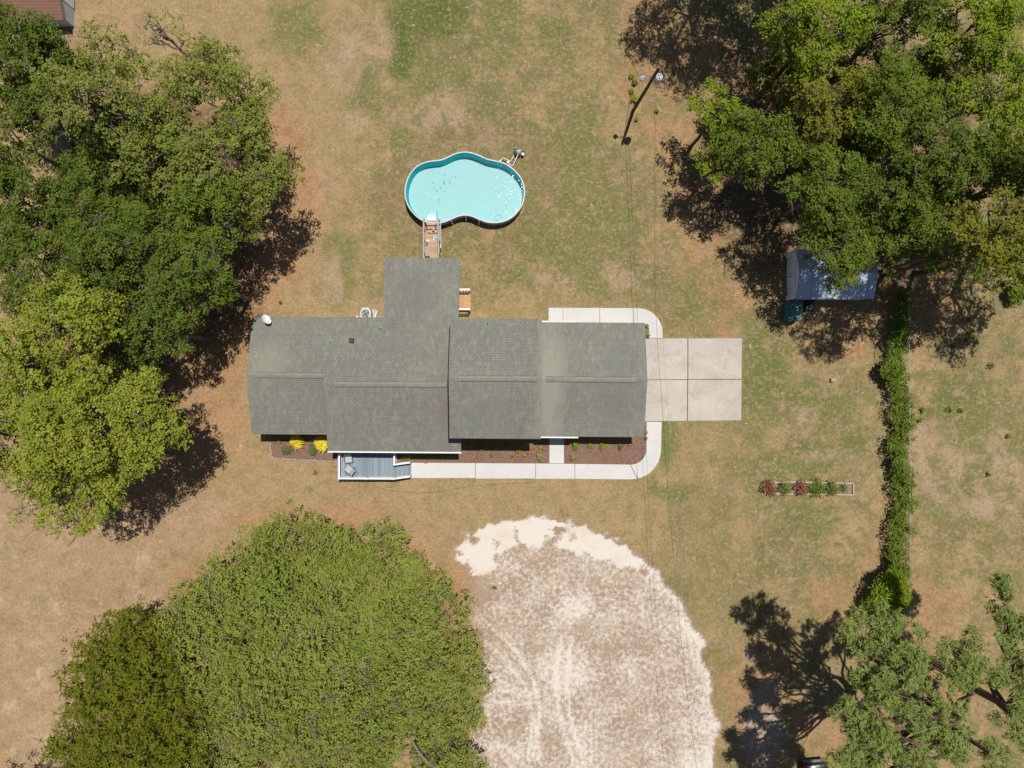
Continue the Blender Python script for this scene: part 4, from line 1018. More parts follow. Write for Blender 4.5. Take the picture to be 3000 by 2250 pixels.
for a, b in ((925,1085),(1108,1030),(1300,1080),(1340,185),(850,192),(680,245),(1505,240)):
    x, y = U(1130+a/4.74,.5), V(420+b/4.74,.5)
    k = min(range(nR), key=lambda i: (ring[i][0]-x)**2+(ring[i][1]-y)**2); t = (Vector(ring[(k+1)%nR])-Vector(ring[k-1])).normalized(); nn = Vector((t.y,-t.x)); c = Vector(ring[k])
    m_ = MB(O); p0 = c+nn*.05; p1 = c+nn*.22
    m_.beam((p0.x,p0.y,RZ-.06),(p1.x,p1.y,0),.06,.06); m_.build('brace', M_WHITE, pool)
# pump and filter
pu = thing('pool_pump', (U(1516),V(450),0), 'dark pool pump and filter with white pipes at the pool rim', 'pool pump'); O = tuple(pu.location)
def Q(a, b, z): return (U(1450+a/20.74,z), V(420+b/20.74,z), z)
m_ = MB(O)
m_.tube([Q(330,1080,.75),Q(400,980,.6),Q(470,870,.35),Q(980,1100,.35),Q(1050,920,.35),Q(1150,720,.35)], .028, 8)
m_.tube([Q(800,1230,.6),Q(1090,1370,.4),Q(1340,820,.4),Q(1400,640,.5)], .032, 8); m_.build('pipe', M_WHITE, pu)
m_ = MB(O); m_.lathe(Q(800,1210,.45), [(0,.25),(.1,.25),(.1,0),(0,0)][::-1], 12); m_.lathe(Q(330,1080,.7), [(0,0),(.07,0),(.07,.1),(0,.1)], 12); m_.build('pipe_fitting', M_WHITE, pu)
m_ = MB(O); c = Q(1430,650,0); m_.lathe(c, [(.17,.02),(.19,.1),(.19,.5),(.13,.6),(.05,.64),(0,.64)], 16); m_.build('filter_tank', simple('grey_tank', (.35,.36,.36), .5, .1), pu)
m_ = MB(O); m_.tube([Q(1210,720,.22),Q(1230,560,.22),Q(1250,330,.22)], .09, 12); m_.tube([Q(1240,400,.22),Q(1270,240,.22)], .06, 10); m_.build('motor', M_DARK, pu)
m_ = MB(O); m_.rbox(Q(1250,450,.34), (.16,.05,.06), bev=.01); m_.rbox(Q(1270,270,.3), (.12,.12,.08), .4, bev=.02); m_.build('motor_cap', M_GREYM, pu)
m_ = MB(O); m_.tube([Q(1540,400,.25),Q(1530,520,.45)], .05, 8); m_.build('valve', M_WHITE, pu)
m_ = MB(O); m_.tube([Q(1350,350,.3),Q(1430,420,.5),Q(1430,560,.62)], .022, 6); m_.build('hose', M_DARK, pu)
bk = thing('chlorine_feeder', Q(1700,660,0), 'small dark canister with a white lid beside the pool pump', 'canister'); O = tuple(bk.location)
m_ = MB(O); m_.lathe(Q(1700,660,0), [(.1,0),(.11,.05),(.11,.32)], 14); m_.build('body', M_DARK, bk)
m_ = MB(O); m_.lathe(Q(1700,660,.32), [(.115,0),(.115,.05),(.06,.08),(0,.08)], 14); m_.build('lid', M_WHITE, bk)

# ------------------------------------------------------------------ wooden walkway to the pool
def woodmat(name, c, w_=.14, axis=1, gap=.035):
    m, nt, nd, lk = newmat(name); v = objvec(nt); sx = N(nt, 'ShaderNodeSeparateXYZ'); lk.new(v, sx.inputs[0])
    co = math_(nt, 'DIVIDE', sx.outputs[axis], w_); fl = math_(nt, 'FLOOR', co); fr = math_(nt, 'SUBTRACT', co, fl)
    wn = N(nt, 'ShaderNodeTexWhiteNoise', noise_dimensions='1D'); lk.new(fl, wn.inputs['W'])
    st = (9, 1, 1) if axis == 0 else (1, 9, 1)
    a = noise(nt, objvec(nt, st), 3, 4, .7)
    k = math_(nt, 'MULTIPLY', ramp(nt, wn.outputs[0], 0, 1, .8, 1.12), ramp(nt, a, .3, .7, .88, 1.1))
    sc = N(nt, 'ShaderNodeVectorMath', operation='SCALE'); sc.inputs[0].default_value = c; lk.new(k, sc.inputs['Scale'])
    edge = ramp(nt, math_(nt, 'ABSOLUTE', math_(nt, 'SUBTRACT', fr, .5)), .5-gap*1.6, .5-gap*.6)
    col = mixc(nt, edge, sc.outputs[0], [q*.3 for q in c])
    finish(nt, col, .8, edge, .3, -.01, .2); return m
M_DECK = woodmat('deck_boards', (.46,.32,.21)); M_DECK2 = woodmat('orange_boards', (.55,.31,.155), .14, 0); M_GREYD = woodmat('grey_painted_boards', (.225,.27,.315), .15, 0)
M_RAIL = simple('weathered_rail', (.36,.31,.28), .85, .15, 6)
wk = thing('pool_walkway', (-5.8, 10, 0), 'narrow wooden deck walkway with rails leading from the rear wing to the pool', 'walkway'); O = tuple(wk.location)
m_ = MB(O); m_.box(-6.3,-5.32,8.36,10.95,.4,.45); m_.build('deck_floor', M_DECK, wk)
for k, (y0, y1, z) in enumerate(((10.95,11.2,.6),(11.2,11.42,.75),(11.42,11.72,.92))):
    m_ = MB(O); m_.box(-6.13,-5.38,y0,y1,z-.05,z); m_.build('step', M_DECK, wk)
m_ = MB(O); m_.box(-6.3,-6.14,10.96,11.7,.38,.43); m_.build('side_board', M_DECK2, wk)
for x in (-6.33,-5.27):
    m_ = MB(O); m_.box(x-.05,x+.05,8.4,11.85,1.16,1.2); m_.box(x-.02,x+.02,8.4,11.8,.62,.7); m_.box(x-.015,x+.015,8.4,11.8,.9,.97); m_.build('rail', M_RAIL, wk)
    for yy in (8.5,9.4,10.3,11.1,11.8):
        m_ = MB(O); m_.box(x-.045,x+.045,yy-.045,yy+.045,0,1.155); m_.build('post', M_RAIL, wk)
m_ = MB(O); m_.box(-6.3,-6.26,8.36,11.7,.22,.4); m_.box(-5.36,-5.32,8.36,11.7,.22,.4); m_.build('joist', M_RAIL, wk)
ld = thing('pool_ladder', (-5.78,11.85,.9), 'white plastic pool step unit with handrails at the end of the walkway', 'pool steps'); O = tuple(ld.location)
m_ = MB(O); m_.rbox((-5.77,11.93,.93),(.72,.36,.06), bev=.025); m_.build('tread', M_WHITE, ld)
m_ = MB(O); m_.rbox((-5.77,12.2,.62),(.66,.22,.05), bev=.02); m_.rbox((-5.77,12.4,.38),(.66,.22,.05), bev=.02); m_.box(-6.1,-6.07,12.05,12.5,.14,.9); m_.box(-5.47,-5.44,12.05,12.5,.14,.9); m_.build('side_panel', simple('submerged_plastic',(.35,.62,.66),.6,.05), ld)
for x in (-6.1,-5.45):
    m_ = MB(O); m_.tube([(x,11.4,.93),(x,11.4,1.3),(x,11.55,1.42),(x,11.85,1.42),(x,12.0,1.25),(x,12.02,.93)], .022, 8); m_.build('handrail', M_WHITE, ld)
# things on the walkway
def Z(a, b, z): return (U(1220+a/11.85,z), V(620+b/11.85,z), z)
o_ = Z(590,635,.78); t_ = thing('pool_float', o_, 'small pale blue ball lying on the upper walkway step', 'ball', 'pale blue balls on the steps'); m_ = MB(o_)
m_.lathe((o_[0],o_[1],.75), [(.08*math.sin(a*math.pi/6), .07-.07*math.cos(a*math.pi/6)) for a in range(7)], 12); bc = m_.build('shell', simple('pale_blue', (.35,.45,.62), .5), t_)
o2 = copy_tree(t_); o2.location = Z(527,750,.48); o2['label'] = 'small pale blue ball lying below the lowest walkway step'
o_ = Z(670,950,.45); t_ = thing('footbath', o_, 'white tray of blue water on the walkway boards by the right rail', 'foot bath'); m_ = MB(o_)
m_.rbox((o_[0],o_[1],.5),(.31,.30,.08), bev=.03); m_.build('tray', M_WHITE, t_)
m_ = MB(o_); m_.rbox((o_[0]+.02,o_[1],.545),(.23,.22,.012)); m_.build('water', simple('blue_water', (.10,.33,.45), .2, .1, 6), t_)
o_ = Z(370,1120,.45); t_ = thing('bag', o_, 'grey brown bag lying open on the walkway boards by the left rail', 'bag'); m_ = MB(o_)
m_.lathe((o_[0]+.0,o_[1],.47), [(0,.1),(.06,.09),(.09,.05),(.10,0)], 12, Matrix(((.8,.3,0),(-.2,1.6,0),(0,0,1)))); m_.build('cloth', simple('taupe_cloth', (.19,.16,.12), .9, .15), t_)
o_ = Z(405,1010,.45); t_ = thing('towel', o_, 'small white crumpled towel beside the bag on the walkway', 'towel'); m_ = MB(o_)
m_.lathe((o_[0],o_[1],.46), [(0,.05),(.04,.07),(.08,.04),(.11,0)], 11, Matrix(((1,.2,0),(-.1,.7,0),(0,0,1)))); m_.build('cloth', M_WHITE, t_)
o_ = Z(395,1400,.45); t_ = thing('wooden_bench', o_, 'slatted wooden bench with a dark end on the walkway near the roof', 'bench')
for k in range(5):
    m_ = MB(o_); xx = o_[0]-.13+k*.066; m_.box(xx-.024,xx+.024,o_[1]-.34,o_[1]+.34,.66,.69); m_.build('slat', M_RAIL if k % 2 else M_TIMB, t_)
m_ = MB(o_)
for yy in (-.3,.3):
    for xx in (-.12,.13): m_.box(o_[0]+xx-.02,o_[0]+xx+.02,o_[1]+yy-.02,o_[1]+yy+.02,.45,.66)
m_.build('leg', M_RAIL, t_)
m_ = MB(o_); m_.box(o_[0]-.16,o_[0]+.16,o_[1]-.43,o_[1]-.35,.62,.72); m_.build('end_board', simple('dark_red_wood', (.07,.03,.03), .7), t_)
o_ = (-5.08,10.6,0); t_ = thing('pool_pole', o_, 'white telescopic pool pole leaning along the right rail of the walkway', 'pole'); m_ = MB(o_)
m_.tube([Z(835,400,1.1),Z(850,1230,.75)], .022, 8); m_.build('tube', M_WHITE, t_)
m_ = MB(o_); m_.rbox(Z(845,1190,.77),(.06,.28,.05), bev=.01); m_.build('brush', M_WHITE, t_)
m_ = MB(o_); m_.tube([Z(810,480,1.0),Z(800,700,.9),Z(812,1000,.8)], .012, 6); m_.build('hose', M_WHITE, t_)

# side landing
sd_ = thing('side_landing', (-3.4,6.0,0), 'orange brown wooden landing with white rails on the right side of the rear wing', 'landing'); O = tuple(sd_.location)
m_ = MB(O); m_.box(-3.98,-3.04,5.42,6.66,.52,.58); m_.build('deck_floor', M_DECK2, sd_)
m_ = MB(O)
for k, z in enumerate((.36,.18)): m_.box(-3.04+k*.25,-2.8+k*.25,5.6,6.5,z-.04,z)
m_.build('steps', M_DECK2, sd_) if False else None
for y in (5.34,6.74):
    m_ = MB(O); m_.box(-4.0,-2.98,y-.055,y+.055,1.34,1.38); m_.build('rail_cap', M_WHITE, sd_)
    m_ = MB(O); m_.box(-3.98,-3.0,y-.02,y+.02,.75,.81)
    for k in range(5): m_.box(-3.95+k*.21,-3.86+k*.21,y-.018,y+.018,.812,1.338)
    m_.build('balusters', M_WHITE, sd_)
    for x in (-3.98,-3.06):
        m_ = MB(O); m_.box(x-.05,x+.05,y-.05+(.0),y+.05,0,1.338); m_.build('post', M_WHITE, sd_)

# ------------------------------------------------------------------ front porch
po = thing('front_porch', (-10.3,-5.6,0), 'blue grey painted porch deck with white baluster railing at the house front', 'porch'); O = tuple(po.location)
DZ = .6
m_ = MB(O); m_.box(-12.55,-8.4,-6.92,-4.3,DZ-.06,DZ); m_.build('deck_floor', M_GREYD, po)
m_ = MB(O); m_.add([(-8.4,-6.92,DZ),(-7.36,-6.86,.07),(-7.36,-5.72,.07),(-8.4,-5.72,DZ),(-8.4,-6.92,0),(-7.36,-6.86,0),(-7.36,-5.72,0),(-8.4,-5.72,0)],[(0,1,2,3),(4,7,6,5),(0,4,5,1),(1,5,6,2),(2,6,7,3),(3,7,4,0)]); m_.build('ramp', M_GREYD, po)
M_SKIRT = simple('blue_grey_paint', (.26,.32,.38), .7, .1, 4)
m_ = MB(O); m_.box(-12.63,-12.57,-7.0,-4.35,.05,DZ+.02); m_.box(-12.57,-8.4,-7.0,-6.94,.05,DZ+.02); m_.build('skirt', M_SKIRT, po)
def railing(a, b, za, zb, nb):
    m_ = MB(O); A = Vector((a[0],a[1],za)); B = Vector((b[0],b[1],zb))
    up = Vector((0,0,.82)); m_.beam(A+up, B+up, .11, .04); m_.beam(A+Vector((0,0,.1)), B+Vector((0,0,.1)), .05, .04)
    for k in range(nb):
        p = A.lerp(B, (k+.5)/nb); m_.box(p.x-.018,p.x+.018,p.y-.018,p.y+.018,p.z+.12,p.z+.8)
    m_.build('railing', M_WHITE, po)
railing((-12.3,-4.5),(-12.3,-6.72), DZ, DZ, 18)
railing((-12.24,-6.72),(-8.45,-6.74), DZ, DZ, 30); railing((-8.35,-6.74),(-7.42,-6.66), DZ-.03, .2, 8)
railing((-8.38,-4.5),(-8.38,-5.68), DZ, DZ, 9); railing((-8.32,-5.74),(-7.42,-5.66), DZ-.03, .12, 8)
for x, y, z in ((-12.3,-6.72,DZ),(-10.35,-6.73,DZ),(-8.4,-6.74,DZ),(-7.38,-6.65,.15),(-8.38,-5.73,DZ),(-7.38,-5.65,.1),(-12.3,-4.45,DZ),(-8.38,-4.45,DZ)):
    m_ = MB(O); m_.box(x-.06,x+.06,y-.06,y+.06,0 if z > .2 else 0,z+.9); m_.build('post', M_WHITE, po)
# porch chairs
M_SLING = simple('pale_sling', (.36,.41,.43), .8, .12, 6); M_CFR = simple('grey_chair_frame', (.16,.2,.24), .5, .1)
def chair():
    t_ = thing('patio_chair', (0,0,0), '', 'chair', 'patio chairs on the porch')
    m_ = MB(); T = Matrix.Rotation(math.radians(-6),3,'X'); m_.rbox((0,-.1,.40),(.5,.44,.03),0,T, .012); m_.build('seat', M_SLING, t_)
    m_ = MB(); T = Matrix.Rotation(math.radians(56),3,'X'); m_.rbox((0,.26,.58),(.5,.46,.03),0,T,.012); m_.build('backrest', M_SLING, t_)
    for sx in (-1, 1):
        m_ = MB(); m_.tube([(sx*.28,-.32,0),(sx*.28,-.28,.4),(sx*.28,-.2,.58),(sx*.28,.2,.6)], .016, 6); m_.build('armrest', M_CFR, t_)
        m_ = MB(); m_.tube([(sx*.28,.3,0),(sx*.28,.12,.38),(sx*.27,.5,.76)], .016, 6); m_.build('leg', M_CFR, t_)
    m_ = MB(); m_.tube([(-.28,-.3,.38),(.28,-.3,.38)], .014, 6); m_.tube([(-.27,.5,.76),(.27,.5,.76)], .014, 6); m_.build('frame', M_CFR, t_)
    return t_
c1 = chair(); c1.location = (U(1026,.9), V(1376,.9), DZ); c1.rotation_euler = (0,0,math.radians(-125)); c1['label'] = 'pale patio chair turned at an angle in the middle of the porch'
c2 = copy_tree(c1); c2.location = (U(1022,.9), V(1342,.9), DZ); c2.rotation_euler = (0,0,math.radians(8)); c2['label'] = 'pale patio chair standing square beside the eave shade on the porch'

# AC unit
ac = thing('air_conditioner', (U(1071,0),V(918,0),0), 'pale grey outdoor air conditioner with round fan grille behind the house', 'air conditioner'); O = tuple(ac.location)
cx, cy = U(1071,.75), V(918,.75)
M_AC = simple('pale_grey_metal', (.48,.50,.48), .5, .06, 3)
oc = [(-.37,-.4),(.37,-.4),(.40,.0),(.36,.2),(.22,.42),(-.22,.42),(-.34,.2),(-.38,0)]
m_ = MB(O); n = 24; outer = []
m_.prism([(cx+a,cy+b) for a,b in oc], .06, .66)
# top with a round opening
circ = [(cx+.30*math.cos(2*math.pi*k/n), cy-.04+.30*math.sin(2*math.pi*k/n)) for k in range(n)]
def onoct(ang):
    d = Vector((math.cos(ang), math.sin(ang))); best = 9
    for i in range(8):
        a = Vector(oc[i]); b = Vector(oc[(i+1)%8]); e = b-a; den = d.x*e.y-d.y*e.x
        if abs(den) < 1e-9: continue
        t = (a.x*e.y-a.y*e.x)/den; s_ = (a.x*d.y-a.y*d.x)/den
        if t > 0 and -1e-6 <= s_ <= 1+1e-6: best = min(best, t)
    return (cx+d.x*best, cy+d.y*best)
ou = [onoct(2*math.pi*k/n) for k in range(n)]
m_.add([(x,y,.80) for x,y in ou]+[(x,y,.80) for x,y in circ], [(k,(k+1)%n,n+(k+1)%n,n+k) for k in range(n)])
m_.add([(x,y,.66) for x,y in ou]+[(x,y,.80) for x,y in ou], [(k,(k+1)%n,n+(k+1)%n,n+k) for k in range(n)])
m_.add([(x,y,.80) for x,y in circ]+[(x,y,.665) for x,y in circ], [(k,(k+1)%n,n+(k+1)%n,n+k) for k in range(n)])
m_.build('casing', M_AC, ac)
m_ = MB(O)
for rr in (.07,.13,.19,.25): m_.tube([(cx+rr*math.cos(t*.2618), cy-.04+rr*math.sin(t*.2618), .79) for t in range(25)], .007, 4, False)
for k in range(12): m_.tube([(cx+.06*math.cos(k*.5236),cy-.04+.06*math.sin(k*.5236),.79),(cx+.3*math.cos(k*.5236),cy-.04+.3*math.sin(k*.5236),.79)], .006, 4)
m_.build('grille', M_GREYM, ac)
m_ = MB(O)
for k in range(4):
    a = k*math.pi/2+.5; p = [(cx+.05*math.cos(a),cy-.04+.05*math.sin(a),.70),(cx+.27*math.cos(a-.35),cy-.04+.27*math.sin(a-.35),.69),(cx+.27*math.cos(a+.35),cy-.04+.27*math.sin(a+.35),.73)]
    m_.add(p+[(q[0],q[1],q[2]-.01) for q in p], [(0,1,2),(3,5,4),(0,3,4,1),(1,4,5,2),(2,5,3,0)])
m_.lathe((cx,cy-.04,.68), [(.09,0),(.09,.07),(0,.08)], 12); m_.build('fan', simple('fan_metal', (.13,.135,.15), .5), ac)
m_ = MB(O); m_.box(cx-.42,cx+.62,cy-.5,cy+.36,-.02,.055); m_.build('pad', M_DRIVE, ac)
o_ = (U(1102),V(921),.03); t_ = thing('drain_pipe', o_, 'white plastic pipe lying on the soil beside the air conditioner', 'pipe'); m_ = MB(o_); m_.tube([P(1106,910,.09),P(1101,922,.09),P(1099,936,.09)], .04, 8); m_.build('tube', M_WHITE, t_)
o_ = (U(1048.5),V(929),.0); t_ = thing('cleanout_cap', o_, 'round white pipe cap standing left of the air conditioner', 'pipe cap'); m_ = MB(o_); m_.lathe((o_[0],o_[1],0), [(.06,0),(.06,.2),(.075,.2),(.07,.25),(0,.26)], 12); m_.build('cap', M_WHITE, t_)

# ------------------------------------------------------------------ shed
def metalroof():
    m, nt, nd, lk = newmat('ribbed_metal_roof'); v = objvec(nt); wv = N(nt, 'ShaderNodeTexWave'); wv.inputs['Scale'].default_value = 1.35; wv.inputs['Distortion'].default_value = 0
    lk.new(v, wv.inputs['Vector']); a = noise(nt, objvec(nt,(3,.4,1)), 2, 4)
    c = mixc(nt, ramp(nt, a, .3, .7), (.40,.48,.60), (.56,.63,.74)); finish(nt, c, .45, wv.outputs['Fac'], .8, .03, .5, .25); return m
M_MROOF = metalroof()
sh = thing('shed', (22.9,7.8,0), 'white shed with a blue grey ribbed metal roof half hidden by tree branches', 'shed'); O = tuple(sh.location)
M_SHW = simple('white_board_wall', (.68,.74,.80), .7, .08, 2)
x0, x1, y0, y1, ze, zr = 20.1, 25.65, 6.03, 9.6, 1.62, 2.2; ym = (y0+y1)/2
m_ = MB(O); vs = []
for x in (x0+.05, x1-.15): vs += [(x,y0+.12,0),(x,y0+.12,ze),(x,ym,zr-.05),(x,y1-.12,ze),(x,y1-.12,0)]
m_.add(vs, [(0,1,6,5),(1,2,7,6),(2,3,8,7),(3,4,9,8),(0,4,3,2,1),(5,6,7,8,9)]); m_.build('wall', M_SHW, sh)
m_ = MB(O); vs = []
for x in (x0+.02, x1):
    vs += [(x,y0,ze),(x,ym,zr),(x,y1,ze),(x,y0,ze-.05),(x,ym,zr-.05),(x,y1,ze-.05)]
m_.add(vs, [(0,6,7,1),(1,7,8,2),(3,4,10,9),(4,5,11,10),(0,3,9,6),(2,8,11,5),(0,1,4,3),(1,2,5,4),(6,9,10,7),(7,10,11,8)]); m_.build('roof', M_MROOF, sh)
for ya, yb in ((ym-.9,ym-.02),(ym+.02,ym+.9)):
    m_ = MB(O); m_.box(x0-.02,x0+.04,ya,yb,.08,1.6); d = m_.build('door', M_SHW, sh)
    h_ = MB(O); yy = yb-.1 if yb < ym else ya+.1; h_.rbox((x0-.05,yy,.9),(.05,.05,.12)); h_.build('handle', M_DARK, d)
for ya in (y0+.05, y1-.42):
    m_ = MB(O); m_.box(x0-.04,x0+.04,ya,ya+.37,.0,1.55); m_.build('corner_board', M_WHITE, sh)
# teal lidded bin trailer
bn = thing('storage_bin', (20.3,5.2,0), 'large teal box with a flat lid standing below the corner of the shed', 'storage box'); O = tuple(bn.location)
M_TEAL = simple('teal_paint', (.035,.16,.15), .45, .15, 3, .4)
m_ = MB(O); m_.add([(19.85,4.62,.05),(20.8,4.7,.05),(20.8,5.75,.05),(19.85,5.8,.05),(19.8,4.6,.7),(20.85,4.72,.7),(20.88,5.8,.7),(19.82,5.85,.7)],[(0,3,2,1),(4,5,6,7),(0,1,5,4),(1,2,6,5),(2,3,7,6),(3,0,4,7)]); m_.build('body', M_TEAL, bn)
m_ = MB(O); m_.prism([(19.72,4.55),(20.55,4.50),(20.85,4.70),(20.93,5.86),(19.82,5.95)], .705, .78); m_.build('lid', M_TEAL, bn)
mw = thing('lawn_mower', (21.6,5.3,0), 'dark lawn mower with pale wheels in the shade beside the teal box', 'lawn mower'); O = tuple(mw.location)
c = Vector((U(2373,.3),V(895,.3),0))
m_ = MB(O); m_.rbox(c+Vector((0,0,.22)),(.62,.72,.18), bev=.06); m_.build('deck', simple('dark_blue_paint', (.02,.025,.04), .4), mw)
m_ = MB(O); m_.rbox(c+Vector((0,.05,.4)),(.3,.32,.2), bev=.05); m_.build('engine', M_DARK, mw)
for a in ((-.3,.3),(.3,.3),(-.3,-.32),(.3,-.32)):
    m_ = MB(O); R = Matrix.Rotation(math.pi/2,3,'Y'); m_.lathe(c+Vector((a[0]-.03,a[1],.13)), [(0,0),(.13,0),(.13,.06),(0,.06)], 14, R); m_.build('wheel', M_DARK, mw)
m_ = MB(O); h0 = c+Vector((-.22,-.3,.25)); m_.tube([h0, h0+Vector((0,-.5,.5)), h0+Vector((.44,-.5,.5)), h0+Vector((.44,0,0))], .016, 6); m_.build('handle', M_GALV, mw)

# brick block on the lawn
bb = thing('concrete_block', (U(2438),V(1113),0), 'tan block standing alone on the grass above the timber bed', 'block'); O = tuple(bb.location)
m_ = MB(O); m_.rbox((O[0],O[1],.13),(.36,.27,.26),.15,bev=.02); m_.build('block', simple('tan_block', (.40,.27,.19), .9, .15, 6, bump=.3), bb)

# ------------------------------------------------------------------ utility pole, lamp, wires
pb = P(1854,326,0); pt_ = P(1931,199,7.6)
up_ = thing('utility_pole', pb, 'wooden utility pole with transformer and street light near the top of the lawn', 'utility pole')
def pp(z): t = z/7.6; return Vector((pb[0]+(pt_[0]-pb[0])*t, pb[1]+(pt_[1]-pb[1])*t, z))
M_POLE = barkmat('pole_wood', (.16,.12,.09)); M_TRF = simple('transformer_paint', (.50,.54,.58), .4, .05, 3)
m_ = MB(pb); m_.tube([pp(-.2),pp(3.5),pp(7.6)], [.13,.11,.09], 12); m_.build('pole', M_POLE, up_)
tc = Vector((U(1931,6.6), V(226,6.6), 5.9))
m_ = MB(pb); m_.lathe(tc, [(0,0),(.2,0),(.22,.05),(.22,.68),(.235,.70),(.235,.74),(.12,.82),(0,.83)], 20); trf = m_.build('transformer', M_TRF, up_)
for a, b in ((-.06,.06),(.07,.08),(0,-.08)):
    m_ = MB(pb); m_.lathe(tc+Vector((a,b,.8)), [(.035,0),(.05,.05),(.03,.08),(.045,.12),(.02,.2),(0,.2)], 8); m_.build('insulator', M_WHITE, trf)
m_ = MB(pb); m_.beam(pp(6.2), tc+Vector((0,0,.3)), .08, .12); m_.beam(pp(6.5), tc+Vector((0,0,.6)), .08, .08); m_.build('bracket', M_GALV, up_)
lc = Vector(P(1882,229,6.0)); m_ = MB(pb); m_.tube([pp(5.9), (pp(5.9)+lc)/2+Vector((0,0,.12)), lc+Vector((0,0,.1))], .03, 8); arm = m_.build('lamp_arm', M_GALV, up_)
m_ = MB(pb); m_.lathe(lc, [(.17,-.12),(.165,-.02),(.10,.06),(.05,.1),(.05,.16),(0,.17)], 18); m_.build('lamp_head', M_TRF, arm)
m_ = MB(pb); m_.lathe(pp(7.6)+Vector((0,-.02,0)), [(.06,0),(.06,.05),(.03,.15),(0,.16)], 8); m_.build('insulator', M_GREYM, up_)
M_WIRE = simple('dark_wire', (.035,.032,.03), .6)
M_WIREL = simple('pale_wire', (.35,.33,.30), .5, metal=.3)
def wire(label, pts, r, mat, grp='service wires'):
    a = pts[0]; o_ = thing('wire', a, label, 'wire', grp); m_ = MB(a); m_.tube(catm3(pts), r, 5); m_.build('cable', mat, o_)
def catm3(pts, k=8):
    out = []; q = [pts[0]]+list(pts)+[pts[-1]]
    for i in range(1, len(q)-2):
        p0, p1, p2, p3 = [np.array(q[i+j]) for j in (-1,0,1,2)]
        for s_ in range(k):
            t = s_/k; out.append(tuple(.5*((2*p1)+(-p0+p2)*t+(2*p0-5*p1+4*p2-p3)*t*t+(-p0+3*p1-3*p2+p3)*t**3)))
    out.append(tuple(pts[-1])); return out
wire('left of the two long wires running from the transformer down across the driveway', [P(1917,238,6.3),P(1919,300,6.0),P(1920,860,4.7),P(1943,1232,4.6),P(1958,1450,4.7),P(2000,1920,5.4),P(2050,2320,6.3)], .009, M_WIRE)
wire('right of the two long wires running from the transformer down across the driveway', [P(1930,238,6.3),P(1930,295,6.0),P(1936,860,4.8),P(1961,1245,4.7),P(1972,1450,4.8),P(2018,1920,5.5),P(2066,2320,6.3)], .008, M_WIREL)
wire('guy wire slanting left from the pole top to the vines', [tuple(pp(7.2)), (8.85+.15,21.2,3.4), (8.83,22.45,0)], .012, M_WIREL, None)
hz = catm3([P(1090,1421,.02),P(1140,1436,.02),P(1200,1443,.02),P(1280,1441,.02),P(1345,1430,.02),P(1430,1420,.02),P(1560,1414,.02)])
o_ = thing('lawn_line', hz[0], 'thin dark line lying in a curve on the lawn below the front path', 'hose'); m_ = MB(hz[0]); m_.tube(hz, .012, 5); m_.build('tube', simple('line_green', (.08,.09,.04), .6), o_)  # thin dark tube drawn as a curved line on the lawn

# ------------------------------------------------------------------ outbuilding top left
ob = thing('outbuilding', (-34,28,0), 'brown roofed outbuilding with a pale blue white wall in the top left corner', 'building'); O = tuple(ob.location)
m, nt, nd, lk = newmat('brown_metal_roof'); wv = N(nt, 'ShaderNodeTexWave', bands_direction='Y'); wv.inputs['Scale'].default_value = 1.6; lk.new(objvec(nt), wv.inputs['Vector'])
finish(nt, mixc(nt, noise(nt, objvec(nt,(.4,3,1)), 2, 4), (.15,.075,.05), (.23,.125,.09)), .8, wv.outputs['Fac'], .5, .03); M_BR = m
M_PALE = simple('pale_blue_siding', (.42,.50,.60), .6, .08, 2)
m_ = MB(O); vs = []
for x in (-40.5,-32.05): vs += [(x,26.15,0),(x,26.15,1.35),(x,28.6,2.15),(x,31.2,1.35),(x,31.2,0)]
m_.add(vs, [(0,1,6,5),(1,2,7,6),(2,3,8,7),(3,4,9,8),(0,4,3,2,1),(5,6,7,8,9)]); m_.build('wall', M_PALE, ob)
m_ = MB(O); vs = []
for x in (-40.7,-31.98): vs += [(x,25.95,1.33),(x,28.6,2.22),(x,31.4,1.33),(x,25.95,1.27),(x,28.6,2.16),(x,31.4,1.27)]
m_.add(vs, [(0,6,7,1),(1,7,8,2),(3,4,10,9),(4,5,11,10),(0,3,9,6),(2,8,11,5),(0,1,4,3),(1,2,5,4),(6,9,10,7),(7,10,11,8)]); m_.build('roof', M_BR, ob)
m_ = MB(O); m_.box(-32.04,-32.0,27.4,28.3,.1,1.75); m_.build('door', M_WHITE, ob)

# ------------------------------------------------------------------ black car at the bottom edge
CX, CY = 21.85, -27.35
M_BLK = simple('black_car_paint', (.012,.012,.014), .3, .1, 2, .7); M_CGL = simple('tinted_glass', (.015,.02,.025), .05, .05, 1, .9)
M_RED = simple('red_lens', (.35,.02,.015), .25, .1); M_TYRE = simple('tyre_rubber', (.02,.02,.02), .9); M_BUMP = simple('grey_bumper', (.16,.16,.16), .5, .1)
car = thing('parked_car', (CX,CY,0), 'black car with red tail lights cut by the bottom edge of the picture', 'car', rotz=math.radians(5))
def loft(secs):
    """secs: list of rings (same count)"""
    m_ = MB(); n = len(secs[0]); vs = [p for s_ in secs for p in s_]; fs = []
    for i in range(len(secs)-1):
        for k in range(n): fs.append((i*n+k, i*n+(k+1)%n, (i+1)*n+(k+1)%n, (i+1)*n+k))
    m_.add(vs, fs, True); m_.add(secs[0], [tuple(range(n-1,-1,-1))]); m_.add(secs[-1], [tuple(range(n))]); return m_
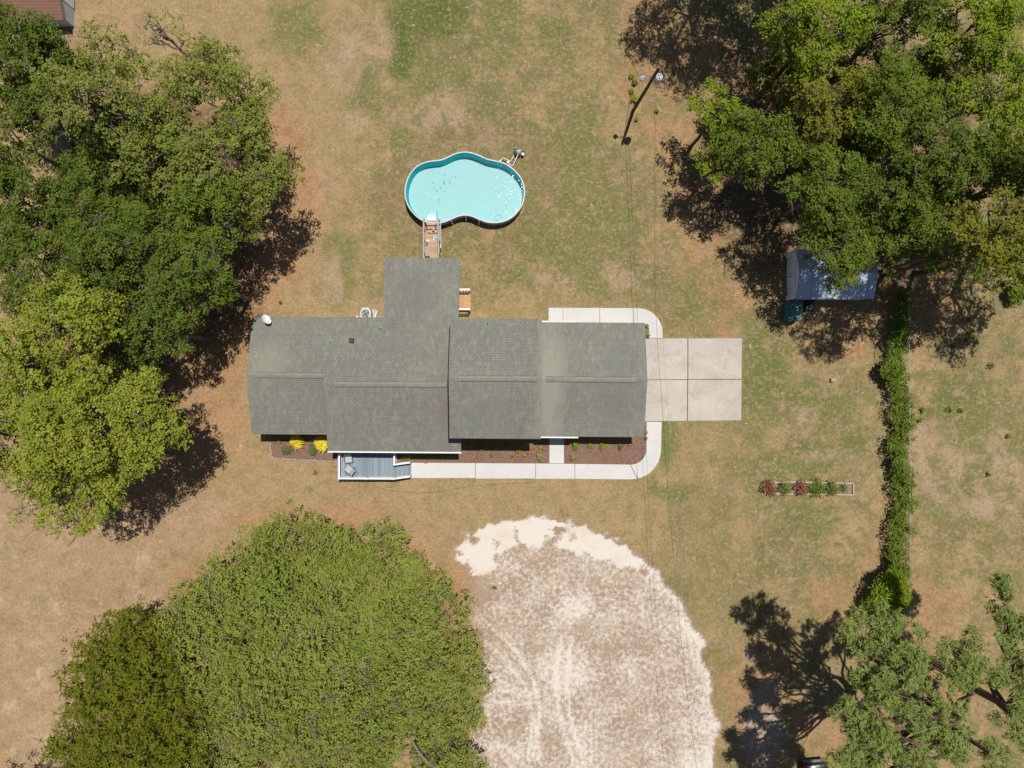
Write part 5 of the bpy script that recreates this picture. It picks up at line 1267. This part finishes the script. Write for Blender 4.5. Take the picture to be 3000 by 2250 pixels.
def rr_(y, w_, zb, zt, inset=.06): return [(-w_,y,zb),(w_,y,zb),(w_+.02,y,(zb+zt)/2),(w_-inset,y,zt-.04),(w_-inset*2.2,y,zt),(-w_+inset*2.2,y,zt),(-w_+inset,y,zt-.04),(-w_-.02,y,(zb+zt)/2)]
b_ = loft([rr_(0,.82,.35,.98),rr_(-.12,.92,.28,1.04),rr_(-1.0,.96,.25,1.06),rr_(-3.2,.96,.25,1.06),rr_(-4.5,.92,.28,.98),rr_(-4.85,.78,.35,.8)]).build('body', M_BLK, car)
loft([rr_(-.3,.70,1.03,1.12),rr_(-.62,.74,1.03,1.6,.09),rr_(-2.6,.74,1.03,1.68,.1),rr_(-3.4,.76,1.03,1.12)]).build('cabin', M_CGL, car)
m_ = MB(); m_.rbox((0,-1.62,1.70),(1.22,2.05,.05),bev=.024); m_.build('roof', M_BLK, car)
m_ = MB(); m_.rbox((0,.07,.58),(1.62,.18,.2),bev=.05); m_.build('bumper', M_BUMP, car)
m_ = MB(); m_.rbox((0,.165,.72),(.36,.015,.16)); m_.build('number_plate', M_WHITE, car) if False else None
for sx in (-1,1):
    m_ = MB(); m_.rbox((sx*.82,-.04,.86),(.12,.22,.26),sx*-.5,bev=.03); m_.build('tail_light', M_RED, car)
    m_ = MB(); m_.rbox((sx*.68,-4.75,.66),(.3,.15,.16),bev=.03); m_.build('headlight', M_GREYM, car)
    m_ = MB(); m_.rbox((sx*1.04,-3.05,1.12),(.18,.1,.13),bev=.03); m_.build('mirror', M_BLK, car)
    for yy in (-.95,-3.85):
        m_ = MB(); R = Matrix.Rotation(math.pi/2,3,'Y'); m_.lathe((sx*.88-.11,yy,.35), [(0,0),(.2,0),(.35,.02),(.35,.2),(.2,.22),(0,.22)], 20, R); w1 = m_.build('wheel', M_TYRE, car)
        m_ = MB(); m_.lathe((sx*.88-.115,yy,.35), [(0,0),(.2,0),(.2,.232),(0,.232)], 16, R); m_.build('rim', M_GALV, w1)
m_ = MB(); m_.tube([(-.3,-.75,1.66),(-.3,-.55,1.95)], .008, 5); m_.build('antenna', M_DARK, car)
